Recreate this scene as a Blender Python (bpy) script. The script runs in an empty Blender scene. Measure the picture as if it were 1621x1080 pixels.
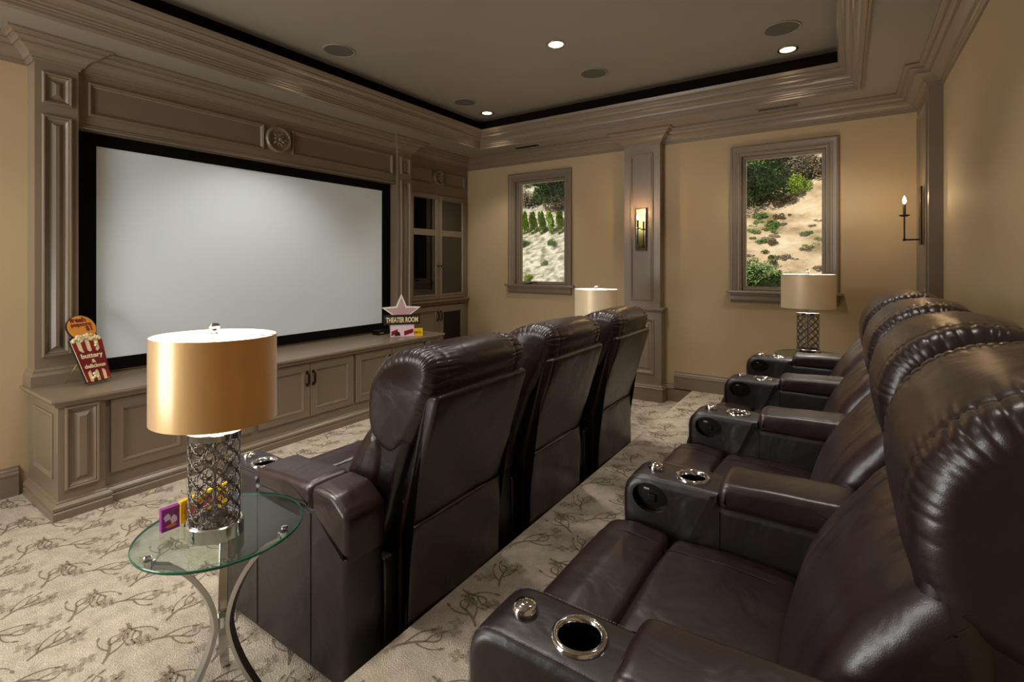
import bpy, bmesh, math, random
from mathutils import Vector, Matrix, noise
R = math.radians
PI = math.pi
scene = bpy.context.scene
COL = scene.collection
random.seed(7)

# ------------------------------------------------------------------ materials
MATS = {}
def srgb(r, g, b):
    f = lambda c: (c/255/12.92) if c/255 <= .04045 else ((c/255+.055)/1.055)**2.4
    return (f(r), f(g), f(b), 1)

def mat(name, col, rough=.5, metal=0., spec=.5, bump=0., bscale=50., var=0., vscale=4., coat=0., emis=None, estr=0., sheen=0., trans=0., ior=1.45, aniso=0.):
    m = bpy.data.materials.new(name); m.use_nodes = True
    nt = m.node_tree; b = nt.nodes['Principled BSDF']
    b.inputs['Base Color'].default_value = col
    b.inputs['Roughness'].default_value = rough
    b.inputs['Metallic'].default_value = metal
    b.inputs['Specular IOR Level'].default_value = spec
    b.inputs['Coat Weight'].default_value = coat
    b.inputs['Sheen Weight'].default_value = sheen
    b.inputs['Transmission Weight'].default_value = trans
    b.inputs['IOR'].default_value = ior
    b.inputs['Anisotropic'].default_value = aniso
    if emis:
        b.inputs['Emission Color'].default_value = emis; b.inputs['Emission Strength'].default_value = estr
    tc = nt.nodes.new('ShaderNodeTexCoord')
    if bump:
        n = nt.nodes.new('ShaderNodeTexNoise'); n.inputs['Scale'].default_value = bscale; n.inputs['Detail'].default_value = 4
        nt.links.new(tc.outputs['Object'], n.inputs['Vector'])
        bp = nt.nodes.new('ShaderNodeBump'); bp.inputs['Strength'].default_value = bump; bp.inputs['Distance'].default_value = .01
        nt.links.new(n.outputs['Fac'], bp.inputs['Height']); nt.links.new(bp.outputs['Normal'], b.inputs['Normal'])
    if var:
        n = nt.nodes.new('ShaderNodeTexNoise'); n.inputs['Scale'].default_value = vscale; n.inputs['Detail'].default_value = 3
        nt.links.new(tc.outputs['Object'], n.inputs['Vector'])
        mx = nt.nodes.new('ShaderNodeMix'); mx.data_type = 'RGBA'
        mx.inputs['A'].default_value = tuple(c*(1-var) for c in col[:3])+(1,)
        mx.inputs['B'].default_value = tuple(min(1, c*(1+var)) for c in col[:3])+(1,)
        nt.links.new(n.outputs['Fac'], mx.inputs['Factor']); nt.links.new(mx.outputs['Result'], b.inputs['Base Color'])
    MATS[name] = m
    return m

def leather(name, col, rough=.36):
    m = bpy.data.materials.new(name); m.use_nodes = True
    nt = m.node_tree; b = nt.nodes['Principled BSDF']; L = nt.links
    b.inputs['Roughness'].default_value = rough; b.inputs['Specular IOR Level'].default_value = .7
    tc = nt.nodes.new('ShaderNodeTexCoord')
    n1 = nt.nodes.new('ShaderNodeTexNoise'); n1.inputs['Scale'].default_value = 5; n1.inputs['Detail'].default_value = 3; n1.inputs['Distortion'].default_value = .6
    n2 = nt.nodes.new('ShaderNodeTexVoronoi'); n2.inputs['Scale'].default_value = 420
    L.new(tc.outputs['Object'], n1.inputs['Vector']); L.new(tc.outputs['Object'], n2.inputs['Vector'])
    b1 = nt.nodes.new('ShaderNodeBump'); b1.inputs['Strength'].default_value = .35; b1.inputs['Distance'].default_value = .025
    b2 = nt.nodes.new('ShaderNodeBump'); b2.inputs['Strength'].default_value = .12; b2.inputs['Distance'].default_value = .001
    L.new(n1.outputs['Fac'], b1.inputs['Height']); L.new(n2.outputs['Distance'], b2.inputs['Height'])
    L.new(b1.outputs['Normal'], b2.inputs['Normal']); L.new(b2.outputs['Normal'], b.inputs['Normal'])
    mx = nt.nodes.new('ShaderNodeMix'); mx.data_type = 'RGBA'
    mx.inputs['A'].default_value = tuple(c*.85 for c in col[:3])+(1,); mx.inputs['B'].default_value = tuple(c*1.15 for c in col[:3])+(1,)
    L.new(n1.outputs['Fac'], mx.inputs['Factor']); L.new(mx.outputs['Result'], b.inputs['Base Color'])
    MATS[name] = m; return m

def clear(name, tint=(1, 1, 1, 1), gloss=.12, rough=.02, fres=1.):
    m = bpy.data.materials.new(name); m.use_nodes = True
    nt = m.node_tree; nt.nodes.clear()
    o = nt.nodes.new('ShaderNodeOutputMaterial'); t = nt.nodes.new('ShaderNodeBsdfTransparent'); g = nt.nodes.new('ShaderNodeBsdfGlossy')
    t.inputs['Color'].default_value = tint; g.inputs['Roughness'].default_value = rough
    fr = nt.nodes.new('ShaderNodeFresnel'); fr.inputs['IOR'].default_value = 1.45
    ad = nt.nodes.new('ShaderNodeMath'); ad.operation = 'MULTIPLY_ADD'; ad.inputs[1].default_value = fres; ad.inputs[2].default_value = max(0, gloss-.04*fres)
    ad.use_clamp = True
    mx = nt.nodes.new('ShaderNodeMixShader')
    nt.links.new(fr.outputs[0], ad.inputs[0]); nt.links.new(ad.outputs[0], mx.inputs[0])
    nt.links.new(t.outputs[0], mx.inputs[1]); nt.links.new(g.outputs[0], mx.inputs[2]); nt.links.new(mx.outputs[0], o.inputs[0])
    MATS[name] = m; return m

mat('wall_paint', srgb(174, 151, 116), rough=.62, spec=.3, bump=.05, bscale=220, var=.03, vscale=2)
mat('trim_paint', srgb(121, 106, 87), rough=.33, spec=.6)
mat('trim_panel', srgb(112, 97, 81), rough=.32, spec=.5)
mat('ceiling_paint', srgb(136, 126, 111), rough=.55, spec=.3, var=.03, vscale=1.5)
mat('cove_shade', srgb(22, 16, 13), rough=.9, spec=.05)  # near-black: shade of the cove gap put into the colour; reused on vent slats
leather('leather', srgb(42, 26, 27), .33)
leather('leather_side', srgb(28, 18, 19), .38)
mat('seam_thread', srgb(24, 16, 16), rough=.6)
mat('stitch', srgb(120, 104, 100), rough=.6)
mat('chrome', (.75, .75, .76, 1), rough=.08, metal=1)
mat('chrome_brushed', (.55, .54, .53, 1), rough=.22, metal=1)
mat('dark_nickel', (.22, .20, .18, 1), rough=.2, metal=1)
mat('black_plastic', srgb(10, 9, 10), rough=.3)
mat('black_frame', srgb(8, 7, 7), rough=.85, spec=.15)
mat('screen_white', srgb(228, 239, 246), rough=.5, spec=.25)
mat('bronze', srgb(58, 44, 34), rough=.38, metal=.8)
mat('dark_wood', srgb(40, 32, 26), rough=.4)
mat('gold_wire', srgb(200, 165, 90), rough=.3, metal=.9)
clear('window_glass', (.97, .98, .97, 1), .03)
clear('cabinet_glass', (.55, .56, .54, 1), .16, .03)
clear('table_glass', (.86, .93, .90, 1), .07)
clear('sleeve_glass', (.98, .98, .98, 1), .05, .03, .08)
mat('mirror_glass', srgb(120, 110, 70), rough=.1, metal=1)
mat('glass_edge', srgb(12, 92, 70), rough=.12, spec=.7, emis=None)
mat('shade_gold', srgb(226, 184, 108), rough=.42, metal=.3, spec=.5, sheen=1., bump=.04, bscale=300)
mat('shade_gold_lit', srgb(242, 226, 192), rough=.4, metal=.25, spec=.5, sheen=.4)  # same gold lampshade, its brighter lighting put into a paler colour
mat('shade_liner', srgb(250, 246, 238), rough=.8)
mat('bulb', (1, .85, .6, 1), emis=(1, .78, .45, 1), estr=60)
mat('bulb_soft', (1, .95, .88, 1), emis=(1, .93, .82, 1), estr=8)
mat('can_glow', (1, .8, .55, 1), emis=(1, .68, .36, 1), estr=9)
mat('speaker_grille', srgb(86, 80, 72), rough=.8, bump=.3, bscale=900)
mat('candle_sleeve', srgb(50, 32, 20), rough=.5)
mat('box_yellow', srgb(235, 190, 10), rough=.35)
mat('box_orange', srgb(205, 120, 20), rough=.35)
mat('box_red', srgb(200, 60, 50), rough=.35)
mat('box_purple', srgb(135, 25, 125), rough=.35)
mat('box_pink', srgb(225, 200, 210), rough=.4)
mat('sign_orange', srgb(215, 140, 45), rough=.4)
mat('sign_red', srgb(135, 20, 25), rough=.4)
mat('sign_darkred', srgb(110, 12, 18), rough=.4)
mat('sign_cream', srgb(225, 208, 160), rough=.5, bump=.3, bscale=60)
mat('sign_white', srgb(225, 220, 210), rough=.5)
mat('sign_pink', srgb(190, 150, 155), rough=.5, var=.15, vscale=60)
mat('sign_brown', srgb(40, 26, 20), rough=.5)
mat('sign_edge', srgb(30, 28, 28), rough=.4)

def carpet(name, base):
    m = bpy.data.materials.new(name); m.use_nodes = True
    nt = m.node_tree; b = nt.nodes['Principled BSDF']; L = nt.links
    b.inputs['Roughness'].default_value = .95; b.inputs['Specular IOR Level'].default_value = .1
    tc = nt.nodes.new('ShaderNodeTexCoord')
    v = nt.nodes.new('ShaderNodeTexVoronoi'); v.inputs['Scale'].default_value = 170
    n = nt.nodes.new('ShaderNodeTexNoise'); n.inputs['Scale'].default_value = 14; n.inputs['Detail'].default_value = 5
    L.new(tc.outputs['Object'], v.inputs['Vector']); L.new(tc.outputs['Object'], n.inputs['Vector'])
    bp = nt.nodes.new('ShaderNodeBump'); bp.inputs['Strength'].default_value = .7; bp.inputs['Distance'].default_value = .004
    L.new(v.outputs['Distance'], bp.inputs['Height']); L.new(bp.outputs['Normal'], b.inputs['Normal'])
    mx = nt.nodes.new('ShaderNodeMix'); mx.data_type = 'RGBA'
    mx.inputs['A'].default_value = tuple(c*.72 for c in base[:3])+(1,); mx.inputs['B'].default_value = tuple(c*1.22 for c in base[:3])+(1,)
    ad = nt.nodes.new('ShaderNodeMath'); ad.operation = 'MULTIPLY_ADD'; ad.inputs[1].default_value = .45
    L.new(v.outputs['Distance'], ad.inputs[0]); L.new(n.outputs['Fac'], ad.inputs[2])
    mr = nt.nodes.new('ShaderNodeMapRange'); mr.inputs['From Min'].default_value = .35; mr.inputs['From Max'].default_value = .95
    L.new(ad.outputs[0], mr.inputs['Value']); L.new(mr.outputs[0], mx.inputs['Factor']); L.new(mx.outputs['Result'], b.inputs['Base Color'])
    MATS[name] = m; return m
carpet('carpet_base', srgb(172, 161, 144))
carpet('carpet_vine', srgb(122, 108, 92))
carpet('carpet_flower', srgb(147, 135, 117))

# ------------------------------------------------------------------ object helpers
def link(o, parent=None):
    COL.objects.link(o)
    if parent: o.parent = parent
    return o
def obj(name, bm, m, parent=None, smooth=False, angle=None):
    me = bpy.data.meshes.new(name)
    bmesh.ops.recalc_face_normals(bm, faces=bm.faces)
    bm.to_mesh(me); bm.free()
    ms = m if isinstance(m, (list, tuple)) else [m]
    for k in ms: me.materials.append(MATS[k])
    if smooth:
        me.polygons.foreach_set('use_smooth', [True]*len(me.polygons))
        if angle: me.set_sharp_from_angle(angle=R(angle))
    me.update()
    return link(bpy.data.objects.new(name, me), parent)
def tag(o, label=None, cat=None, group=None, kind=None):
    if label: o['label'] = label
    if cat: o['category'] = cat
    if group: o['group'] = group
    if kind: o['kind'] = kind
    return o
def empty(name, loc=(0, 0, 0), rz=0, parent=None):
    o = bpy.data.objects.new(name, None); o.location = loc; o.rotation_euler = (0, 0, rz); o.empty_display_size = .1
    return link(o, parent)
def copy_tree(o, parent=None):
    c = o.copy(); COL.objects.link(c)
    if parent: c.parent = parent
    for ch in list(o.children): copy_tree(ch, c)
    return c

def box(bm, x0, x1, y0, y1, z0, z1, mi=0):
    v = [bm.verts.new(p) for p in ((x0,y0,z0),(x1,y0,z0),(x1,y1,z0),(x0,y1,z0),(x0,y0,z1),(x1,y0,z1),(x1,y1,z1),(x0,y1,z1))]
    for f in ((0,3,2,1),(4,5,6,7),(0,1,5,4),(1,2,6,5),(2,3,7,6),(3,0,4,7)):
        bm.faces.new([v[i] for i in f]).material_index = mi
    return v
def bevel_all(bm, w, seg=2):
    bmesh.ops.bevel(bm, geom=list(bm.edges), offset=w, segments=seg, profile=.6, affect='EDGES')
def lathe(bm, prof, cx=0, cy=0, n=32, sx=1., sy=1., close=False):
    rings = []
    for r, z in prof:
        if r < 1e-6: rings.append([bm.verts.new((cx, cy, z))])
        else: rings.append([bm.verts.new((cx+r*sx*math.cos(2*PI*i/n), cy+r*sy*math.sin(2*PI*i/n), z)) for i in range(n)])
    if close: rings.append(rings[0])
    for a, b in zip(rings, rings[1:]):
        for i in range(n):
            j = (i+1) % n
            if len(a) == 1 and len(b) == 1: break
            if len(a) == 1: bm.faces.new((a[0], b[i], b[j]))
            elif len(b) == 1: bm.faces.new((a[i], a[j], b[0]))
            else: bm.faces.new((a[i], a[j], b[j], b[i]))
def tube(bm, pts, r, n=6, closed=False, flat=None, mi=0):
    pts = [Vector(p) for p in pts]; N = len(pts); rings = []
    up = Vector((0, 0, 1)); prev = None
    for i, p in enumerate(pts):
        if closed: t = pts[(i+1) % N]-pts[i-1]
        else: t = pts[min(i+1, N-1)]-pts[max(i-1, 0)]
        t.normalize()
        if prev is None:
            a = up if abs(t.z) < .9 else Vector((1, 0, 0))
            u = t.cross(a).normalized()
        else:
            u = (prev-t*prev.dot(t)).normalized()
        prev = u; w = t.cross(u)
        rr = r[i] if isinstance(r, (list, tuple)) else r
        rings.append([bm.verts.new(p+u*rr*math.cos(2*PI*k/n)+w*rr*math.sin(2*PI*k/n)) for k in range(n)])
    for i in range(N if closed else N-1):
        a, b = rings[i], rings[(i+1) % N]
        for k in range(n): bm.faces.new((a[k], a[(k+1) % n], b[(k+1) % n], b[k])).material_index = mi
    if not closed:
        bm.faces.new(rings[0][::-1]).material_index = mi; bm.faces.new(rings[-1]).material_index = mi
def strip_bar(bm, pts, width, thick, wdir):
    """flat bar bent along pts; width along wdir, thickness in the bend plane"""
    pts = [Vector(p) for p in pts]; wd = Vector(wdir).normalized(); rings = []
    for i, p in enumerate(pts):
        t = (pts[min(i+1, len(pts)-1)]-pts[max(i-1, 0)]).normalized(); n = t.cross(wd).normalized()
        rings.append([bm.verts.new(p+wd*width/2*a+n*thick/2*b) for a, b in ((-1,-1),(1,-1),(1,1),(-1,1))])
    for a, b in zip(rings, rings[1:]):
        for k in range(4): bm.faces.new((a[k], a[(k+1) % 4], b[(k+1) % 4], b[k]))
    bm.faces.new(rings[0][::-1]); bm.faces.new(rings[-1])
def sweep(bm, path, prof, mp, closed=True, mi=0, capends=True):
    """path: 2D points, prof: (offset to the left of the path, height); mitred corners. mp(a,b,h)->xyz"""
    N = len(path); P = [Vector(p) for p in path]; rows = []
    def nrm(a, b):
        d = (b-a).normalized(); return Vector((-d.y, d.x))
    for i in range(N):
        if closed or 0 < i < N-1:
            n1 = nrm(P[i-1], P[i]); n2 = nrm(P[i], P[(i+1) % N])
            m = (n1+n2); m = m/m.length_squared*2 if m.length > 1e-6 else n1
        elif i == 0: m = nrm(P[0], P[1])
        else: m = nrm(P[-2], P[-1])
        rows.append([bm.verts.new(mp(P[i].x+m.x*d, P[i].y+m.y*d, h)) for d, h in prof])
    for i in range(N if closed else N-1):
        a, b = rows[i], rows[(i+1) % N]
        for k in range(len(prof)-1):
            bm.faces.new((a[k], b[k], b[k+1], a[k+1])).material_index = mi
    if not closed and capends:
        for r in (rows[0], rows[-1]):
            try: bm.faces.new(r).material_index = mi
            except ValueError: pass
def rect(a0, a1, b0, b1): return [(a0, b0), (a1, b0), (a1, b1), (a0, b1)]
FR = {  # plane mappings: a,b in the plane, h outwards
    'left': lambda X: (lambda a, b, h: (X+h, a, b)),     # faces +X, a = Y, b = Z
    'front': lambda Y: (lambda a, b, h: (a, Y-h, b)),    # faces -Y
    'right': lambda X: (lambda a, b, h: (X-h, a, b)),    # faces -X
    'side': lambda Y: (lambda a, b, h: (a, Y-h, b)),
}
def panel(bm, mp, a0, a1, b0, b1, w=.03, out=.012, deep=.0, mi=0, field=False, fmi=0):
    """raised picture-frame moulding around a rectangle, with an optional bevelled field"""
    pr = [(0, 0), (0, out*.6), (w*.15, out), (w*.35, out), (w*.5, out*.55), (w*.62, out*.7), (w*.8, out*.25), (w, 0)]
    sweep(bm, rect(a0, a1, b0, b1), pr, mp, True, mi)
    if field:
        i = w+.012; r0 = rect(a0+i, a1-i, b0+i, b1-i); j = min(.022, (a1-a0)/5)
        o = [bm.verts.new(mp(a, b, .0)) for a, b in r0]
        q = [bm.verts.new(mp(a, b, out*.7)) for a, b in rect(a0+i+j, a1-i-j, b0+i+j, b1-i-j)]
        for k in range(4): bm.faces.new((o[k], o[(k+1) % 4], q[(k+1) % 4], q[k])).material_index = fmi
        bm.faces.new(q).material_index = fmi
def flat(bm, mp, a0, a1, b0, b1, h, mi=0):
    bm.faces.new([bm.verts.new(mp(a, b, h)) for a, b in rect(a0, a1, b0, b1)]).material_index = mi

def text_mesh(name, s, size, m, loc, basis, parent, depth=.002, align='CENTER', bold=.0, sx=1.):
    cu = bpy.data.curves.new('t', 'FONT'); cu.body = s; cu.size = size; cu.extrude = depth; cu.align_x = align; cu.offset = bold
    cu.resolution_u = 3
    t = bpy.data.objects.new('t', cu); COL.objects.link(t)
    bpy.context.view_layer.update()
    me = bpy.data.meshes.new_from_object(t.evaluated_get(bpy.context.evaluated_depsgraph_get()))
    bpy.data.objects.remove(t); me.materials.clear(); me.materials.append(MATS[m])
    M = Matrix.Identity(4)
    for i in range(3):
        for j in range(3): M[i][j] = basis[j][i]
    M.translation = Vector(loc)
    me.transform(M @ Matrix.Diagonal((sx, 1, 1, 1)))
    return link(bpy.data.objects.new(name, me), parent)

# ------------------------------------------------------------------ room shell
XL, XR, YB, YF = -4.60, .61, 5.62, -2.6
ZS, ZC, ZK = 3.04, 3.38, 2.885      # soffit, tray ceiling, bottom of crown
TX0, TX1, TY0, TY1 = -3.95, .08, -1.9, 5.11
RX = -1.39; RZ = .15

# carpet pattern -------------------------------------------------
def ribbon(bm, pts, w, z, mi, clip):
    pts = [Vector((p[0], p[1])) for p in pts]; L = []
    n = len(pts)
    for i, p in enumerate(pts):
        t = pts[min(i+1, n-1)]-pts[max(i-1, 0)]
        if t.length < 1e-9: return
        t.normalize(); nn = Vector((-t.y, t.x)); ww = w[i] if isinstance(w, list) else w
        L.append((p+nn*ww, p-nn*ww))
    for (a, b) in L:
        for q in (a, b):
            if not (clip[0] < q.x < clip[1] and clip[2] < q.y < clip[3]): return
    vs = [(bm.verts.new((a.x, a.y, z)), bm.verts.new((b.x, b.y, z))) for a, b in L]
    for (a, b), (c, d) in zip(vs, vs[1:]): bm.faces.new((a, c, d, b)).material_index = mi
def quad_curve(a, b, c, n=7):
    return [((1-t)**2*a[0]+2*t*(1-t)*b[0]+t*t*c[0], (1-t)**2*a[1]+2*t*(1-t)*b[1]+t*t*c[1]) for t in [i/n for i in range(n+1)]]
TILE = []
def vine(p0, ang, ln, curl):
    d = (math.cos(ang), math.sin(ang)); nr = (-d[1], d[0])
    mid = (p0[0]+d[0]*ln*.5+nr[0]*ln*.16*curl, p0[1]+d[1]*ln*.5+nr[1]*ln*.16*curl)
    end = (p0[0]+d[0]*ln, p0[1]+d[1]*ln)
    TILE.append((quad_curve(p0, mid, end, 8), 'taper', .0050))
    hook = (end[0]+d[0]*.03+nr[0]*.035*curl, end[1]+d[1]*.03+nr[1]*.035*curl)
    TILE.append((quad_curve(end, (end[0]+d[0]*.035, end[1]+d[1]*.035), hook, 4), 'taper2', .0050))
    for f, s, l2 in ((.3, 1, .07), (.55, -1, .06), (.8, 1, .045)):
        q = (p0[0]+d[0]*ln*f+nr[0]*ln*.06*curl, p0[1]+d[1]*ln*f+nr[1]*ln*.06*curl)
        a2 = ang+s*curl*.9; e = (q[0]+math.cos(a2)*l2, q[1]+math.sin(a2)*l2)
        a3 = a2-s*curl*.9; e2 = (e[0]+math.cos(a3)*l2*.7, e[1]+math.sin(a3)*l2*.7)
        TILE.append((quad_curve(q, e, e2, 5), 'taper2', .0042))
        # leaf
        lf = (e2[0]+math.cos(a3)*.028, e2[1]+math.sin(a3)*.028)
        TILE.append((quad_curve(e2, ((e2[0]+lf[0])/2, (e2[1]+lf[1])/2), lf, 4), 'leaf', .006))
T = .40
vine((.03, .05), .75, .15, 1); vine((.22, .30), 2.7, .13, -1); vine((.36, .14), 1.9, .12, 1); vine((.24, .04), .1, .10, -1)
FLOW = []
def rosette(cx, cy, s=1.):
    for k in range(4):
        a = k*PI/2+.5; px, py = cx+math.cos(a)*.017*s, cy+math.sin(a)*.017*s
        ring = [(px+math.cos(a)*math.cos(t)*.011*s-math.sin(a)*math.sin(t)*.008*s, py+math.sin(a)*math.cos(t)*.011*s+math.cos(a)*math.sin(t)*.008*s) for t in [i*2*PI/8 for i in range(9)]]
        FLOW.append((ring, 'line', .0017)); FLOW.append(([(px-.005*s, py), (px+.005*s, py)], 'line', .0036))
for cx, cy in ((.12, .20), (.17, .235), (.145, .275), (.33, .26), (.375, .29), (.34, .31), (.42, .04), (.385, .02), (.08, .42), (.12, .40), (.25, .15), (.29, .17), (.20, .44)): rosette(cx, cy)
def tile_carpet(bm, x0, x1, y0, y1, z, dens=1):
    clip = (x0+.002, x1-.002, y0+.002, y1-.002)
    i0, i1 = int(x0//T)-1, int(x1//T)+2; j0, j1 = int(y0//T)-1, int(y1//T)+2
    for i in range(i0, i1):
        for j in range(j0, j1):
            ox = i*T+(j % 2)*T*.5; oy = j*T
            for k, (pts, kind, w) in enumerate(TILE+FLOW):
                P = [(p[0]+ox, p[1]+oy) for p in pts]; n = len(P)
                if kind == 'taper': ws = [w*(1.1-.6*abs(q/(n-1)-.4)) for q in range(n)]
                elif kind == 'taper2': ws = [w*(1-.65*q/(n-1)) for q in range(n)]
                elif kind == 'leaf': ws = [w*math.sin(PI*(.08+.88*q/(n-1))) for q in range(n)]
                else: ws = w
                ribbon(bm, P, ws, z+.0008+.0002*(k % 3), 1 if k < len(TILE) else 2, clip)

bm = bmesh.new(); box(bm, XL-.15, RX, YF-.15, YB+.15, -.12, 0); tile_carpet(bm, XL, RX, -.6, YB, 0)
tag(obj('floor', bm, ['carpet_base', 'carpet_vine', 'carpet_flower']), kind='structure')
bm = bmesh.new(); box(bm, RX, XR+.15, YF-.15, YB+.15, -.12, RZ); tile_carpet(bm, RX, XR, 0., YB, RZ)
tag(obj('floor_riser', bm, ['carpet_base', 'carpet_vine', 'carpet_flower']), kind='structure')

# walls ---------------------------------------------------------
W = [(-3.74, -2.965, 1.26, 2.665), (-.905, -.145, 1.26, 2.665)]   # window openings x0,x1,z0,z1
bm = bmesh.new()
xs = [XL-.15, W[0][0], W[0][1], W[1][0], W[1][1], XR+.15]
for k in range(5):
    if k in (1, 3):
        w = W[k//2]; box(bm, w[0], w[1], YB, YB+.2, -.12, w[2]); box(bm, w[0], w[1], YB, YB+.2, w[3], 3.6)
    else: box(bm, xs[k], xs[k+1], YB, YB+.2, -.12, 3.6)
tag(obj('wall_back', bm, 'wall_paint'), kind='structure')
bm = bmesh.new(); box(bm, XL-.15, XL, YF-.15, YB, -.12, 3.6); tag(obj('wall_left', bm, 'wall_paint'), kind='structure')
bm = bmesh.new(); box(bm, XR, XR+.15, YF-.15, YB, -.12, 3.6); tag(obj('wall_right', bm, 'wall_paint'), kind='structure')
bm = bmesh.new(); box(bm, XL, XR, YF-.15, YF, -.12, 3.6); tag(obj('wall_front', bm, 'wall_paint'), kind='structure')
# ceiling with tray
bm = bmesh.new()
box(bm, XL, XR, YF, YB, ZC, 3.6)
for a in ((XL, TX0, YF, YB), (TX1, XR, YF, YB), (TX0, TX1, YF, TY0), (TX0, TX1, TY1, YB)):
    box(bm, a[0], a[1], a[2], a[3], ZS, ZC-.0005)
ID = lambda a, b, h: (a, b, h)
sweep(bm, rect(TX0+.002, TX1-.002, TY0+.002, TY1-.002), [(0, ZS+.15), (0, ZC-.001)], ID, True, 1)  # dark band above the crown, the recess shade given as colour
tag(obj('ceiling', bm, ['ceiling_paint', 'cove_shade']), kind='structure')

# crown mouldings
CR = [(0, 0), (.010, 0), (.010, .014), (.018, .018), (.018, .028), (.030, .031), (.034, .040), (.040, .052), (.052, .066), (.068, .078), (.086, .086),
      (.086, .094), (.096, .094), (.100, .104), (.108, .112), (.120, .117), (.120, .124), (.130, .124), (.134, .134), (.146, .139), (.156, .141), (.156, .154)]
crown_path = [(XR, YF), (XR, 4.87), (.525, 4.87), (.525, YB), (-1.715, YB), (-1.715, 5.5), (-2.13, 5.5), (-2.13, YB), (-4.57, YB),
              (-4.57, 4.37), (-4.44, 4.37), (-4.44, 4.147), (-4.48, 4.147), (-4.48, 1.173), (-4.44, 1.173), (-4.44, .947), (XL, .947), (XL, YF)]
bm = bmesh.new(); sweep(bm, crown_path, [(d, ZK+h) for d, h in CR], ID, True)
tag(obj('trim_1', bm, 'trim_paint', smooth=True, angle=14), kind='structure')
TR = [(-.045, ZS), (-.045, ZS-.014), (-.03, ZS-.014), (-.026, ZS-.022), (-.006, ZS-.022), (0, ZS-.012), (.006, ZS-.012), (.006, ZS+.006), (.014, ZS+.010), (.014, ZS+.020), (.022, ZS+.026),
      (.022, ZS+.04), (.030, ZS+.046), (.034, ZS+.062), (.044, ZS+.08), (.058, ZS+.092), (.076, ZS+.10), (.076, ZS+.112), (.086, ZS+.112), (.088, ZS+.13), (.098, ZS+.144),
      (.112, ZS+.152), (.112, ZS+.166), (.122, ZS+.170), (.128, ZS+.184), (.132, ZS+.20), (.10, ZS+.20), (0, ZS+.19)]
bm = bmesh.new(); sweep(bm, rect(TX0, TX1, TY0, TY1), TR, ID, True)
tag(obj('trim_2', bm, 'trim_paint', smooth=True, angle=14), kind='structure')

# baseboards (path with room on the left)
BB = [(.0, 0), (.022, 0), (.022, .135), (.026, .140), (.026, .150), (.018, .158), (.016, .172), (.008, .182), (.008, .192), (0, .195)]
def base(name, path, z0, prof=BB):
    bm = bmesh.new(); sweep(bm, path, [(d, z0+h) for d, h in prof], ID, False)
    tag(obj(name, bm, 'trim_paint', smooth=True, angle=28), kind='structure')
base('baseboard_back', [(-1.588, YB), (-1.69, YB)], 0)
base('baseboard_back_riser', [(XR, YB), (-1.588, YB)], RZ-.01)
base('baseboard_back_left', [(-2.16, YB), (-4.5, YB)], 0)
base('baseboard_left', [(XL, .90), (XL, YF)], 0)
base('baseboard_right', [(XR, 0), (XR, 4.85)], RZ)
bm = bmesh.new(); box(bm, -1.588, RX, YB-.022, YB, 0, RZ); tag(obj('baseboard_back_step', bm, 'trim_paint'), kind='structure')

# pilaster between the windows
bm = bmesh.new(); box(bm, -2.13, -1.715, 5.5, YB, 1.0, ZK+.02)
mp = FR['front'](5.5)
panel(bm, mp, -2.055, -1.79, 1.13, 2.79, w=.03, out=.014)
flat(bm, mp, -2.026, -1.819, 1.159, 2.761, .0012, 1)
box(bm, -2.15, -1.695, 5.475, YB, .19, 1.03)
mp = FR['front'](5.475)
panel(bm, mp, -2.075, -1.77, .30, .93, w=.04, out=.016, field=True)
sweep(bm, [(-1.695, YB), (-1.695, 5.475), (-2.15, 5.475), (-2.15, YB)], [(0, 1.0), (.012, 1.005), (.018, 1.02), (.024, 1.03), (.024, 1.045), (0, 1.05), (-.05, 1.05)], ID, False)
sweep(bm, [(-1.695, YB), (-1.695, 5.475), (-2.15, 5.475), (-2.15, YB)], BB+[(-.03, .195)], ID, False)
tag(obj('trim_3', bm, ['trim_paint', 'trim_panel'], smooth=True, angle=25), kind='structure')
# pilaster in the right corner
bm = bmesh.new(); box(bm, .525, XR, 4.87, YB, RZ, ZK+.02)
mp = FR['right'](.525)
panel(bm, mp, 4.95, 5.52, .6, 2.80, w=.03, out=.014)
tag(obj('trim_4', bm, ['trim_paint', 'trim_panel'], smooth=True, angle=25), kind='structure')

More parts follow.
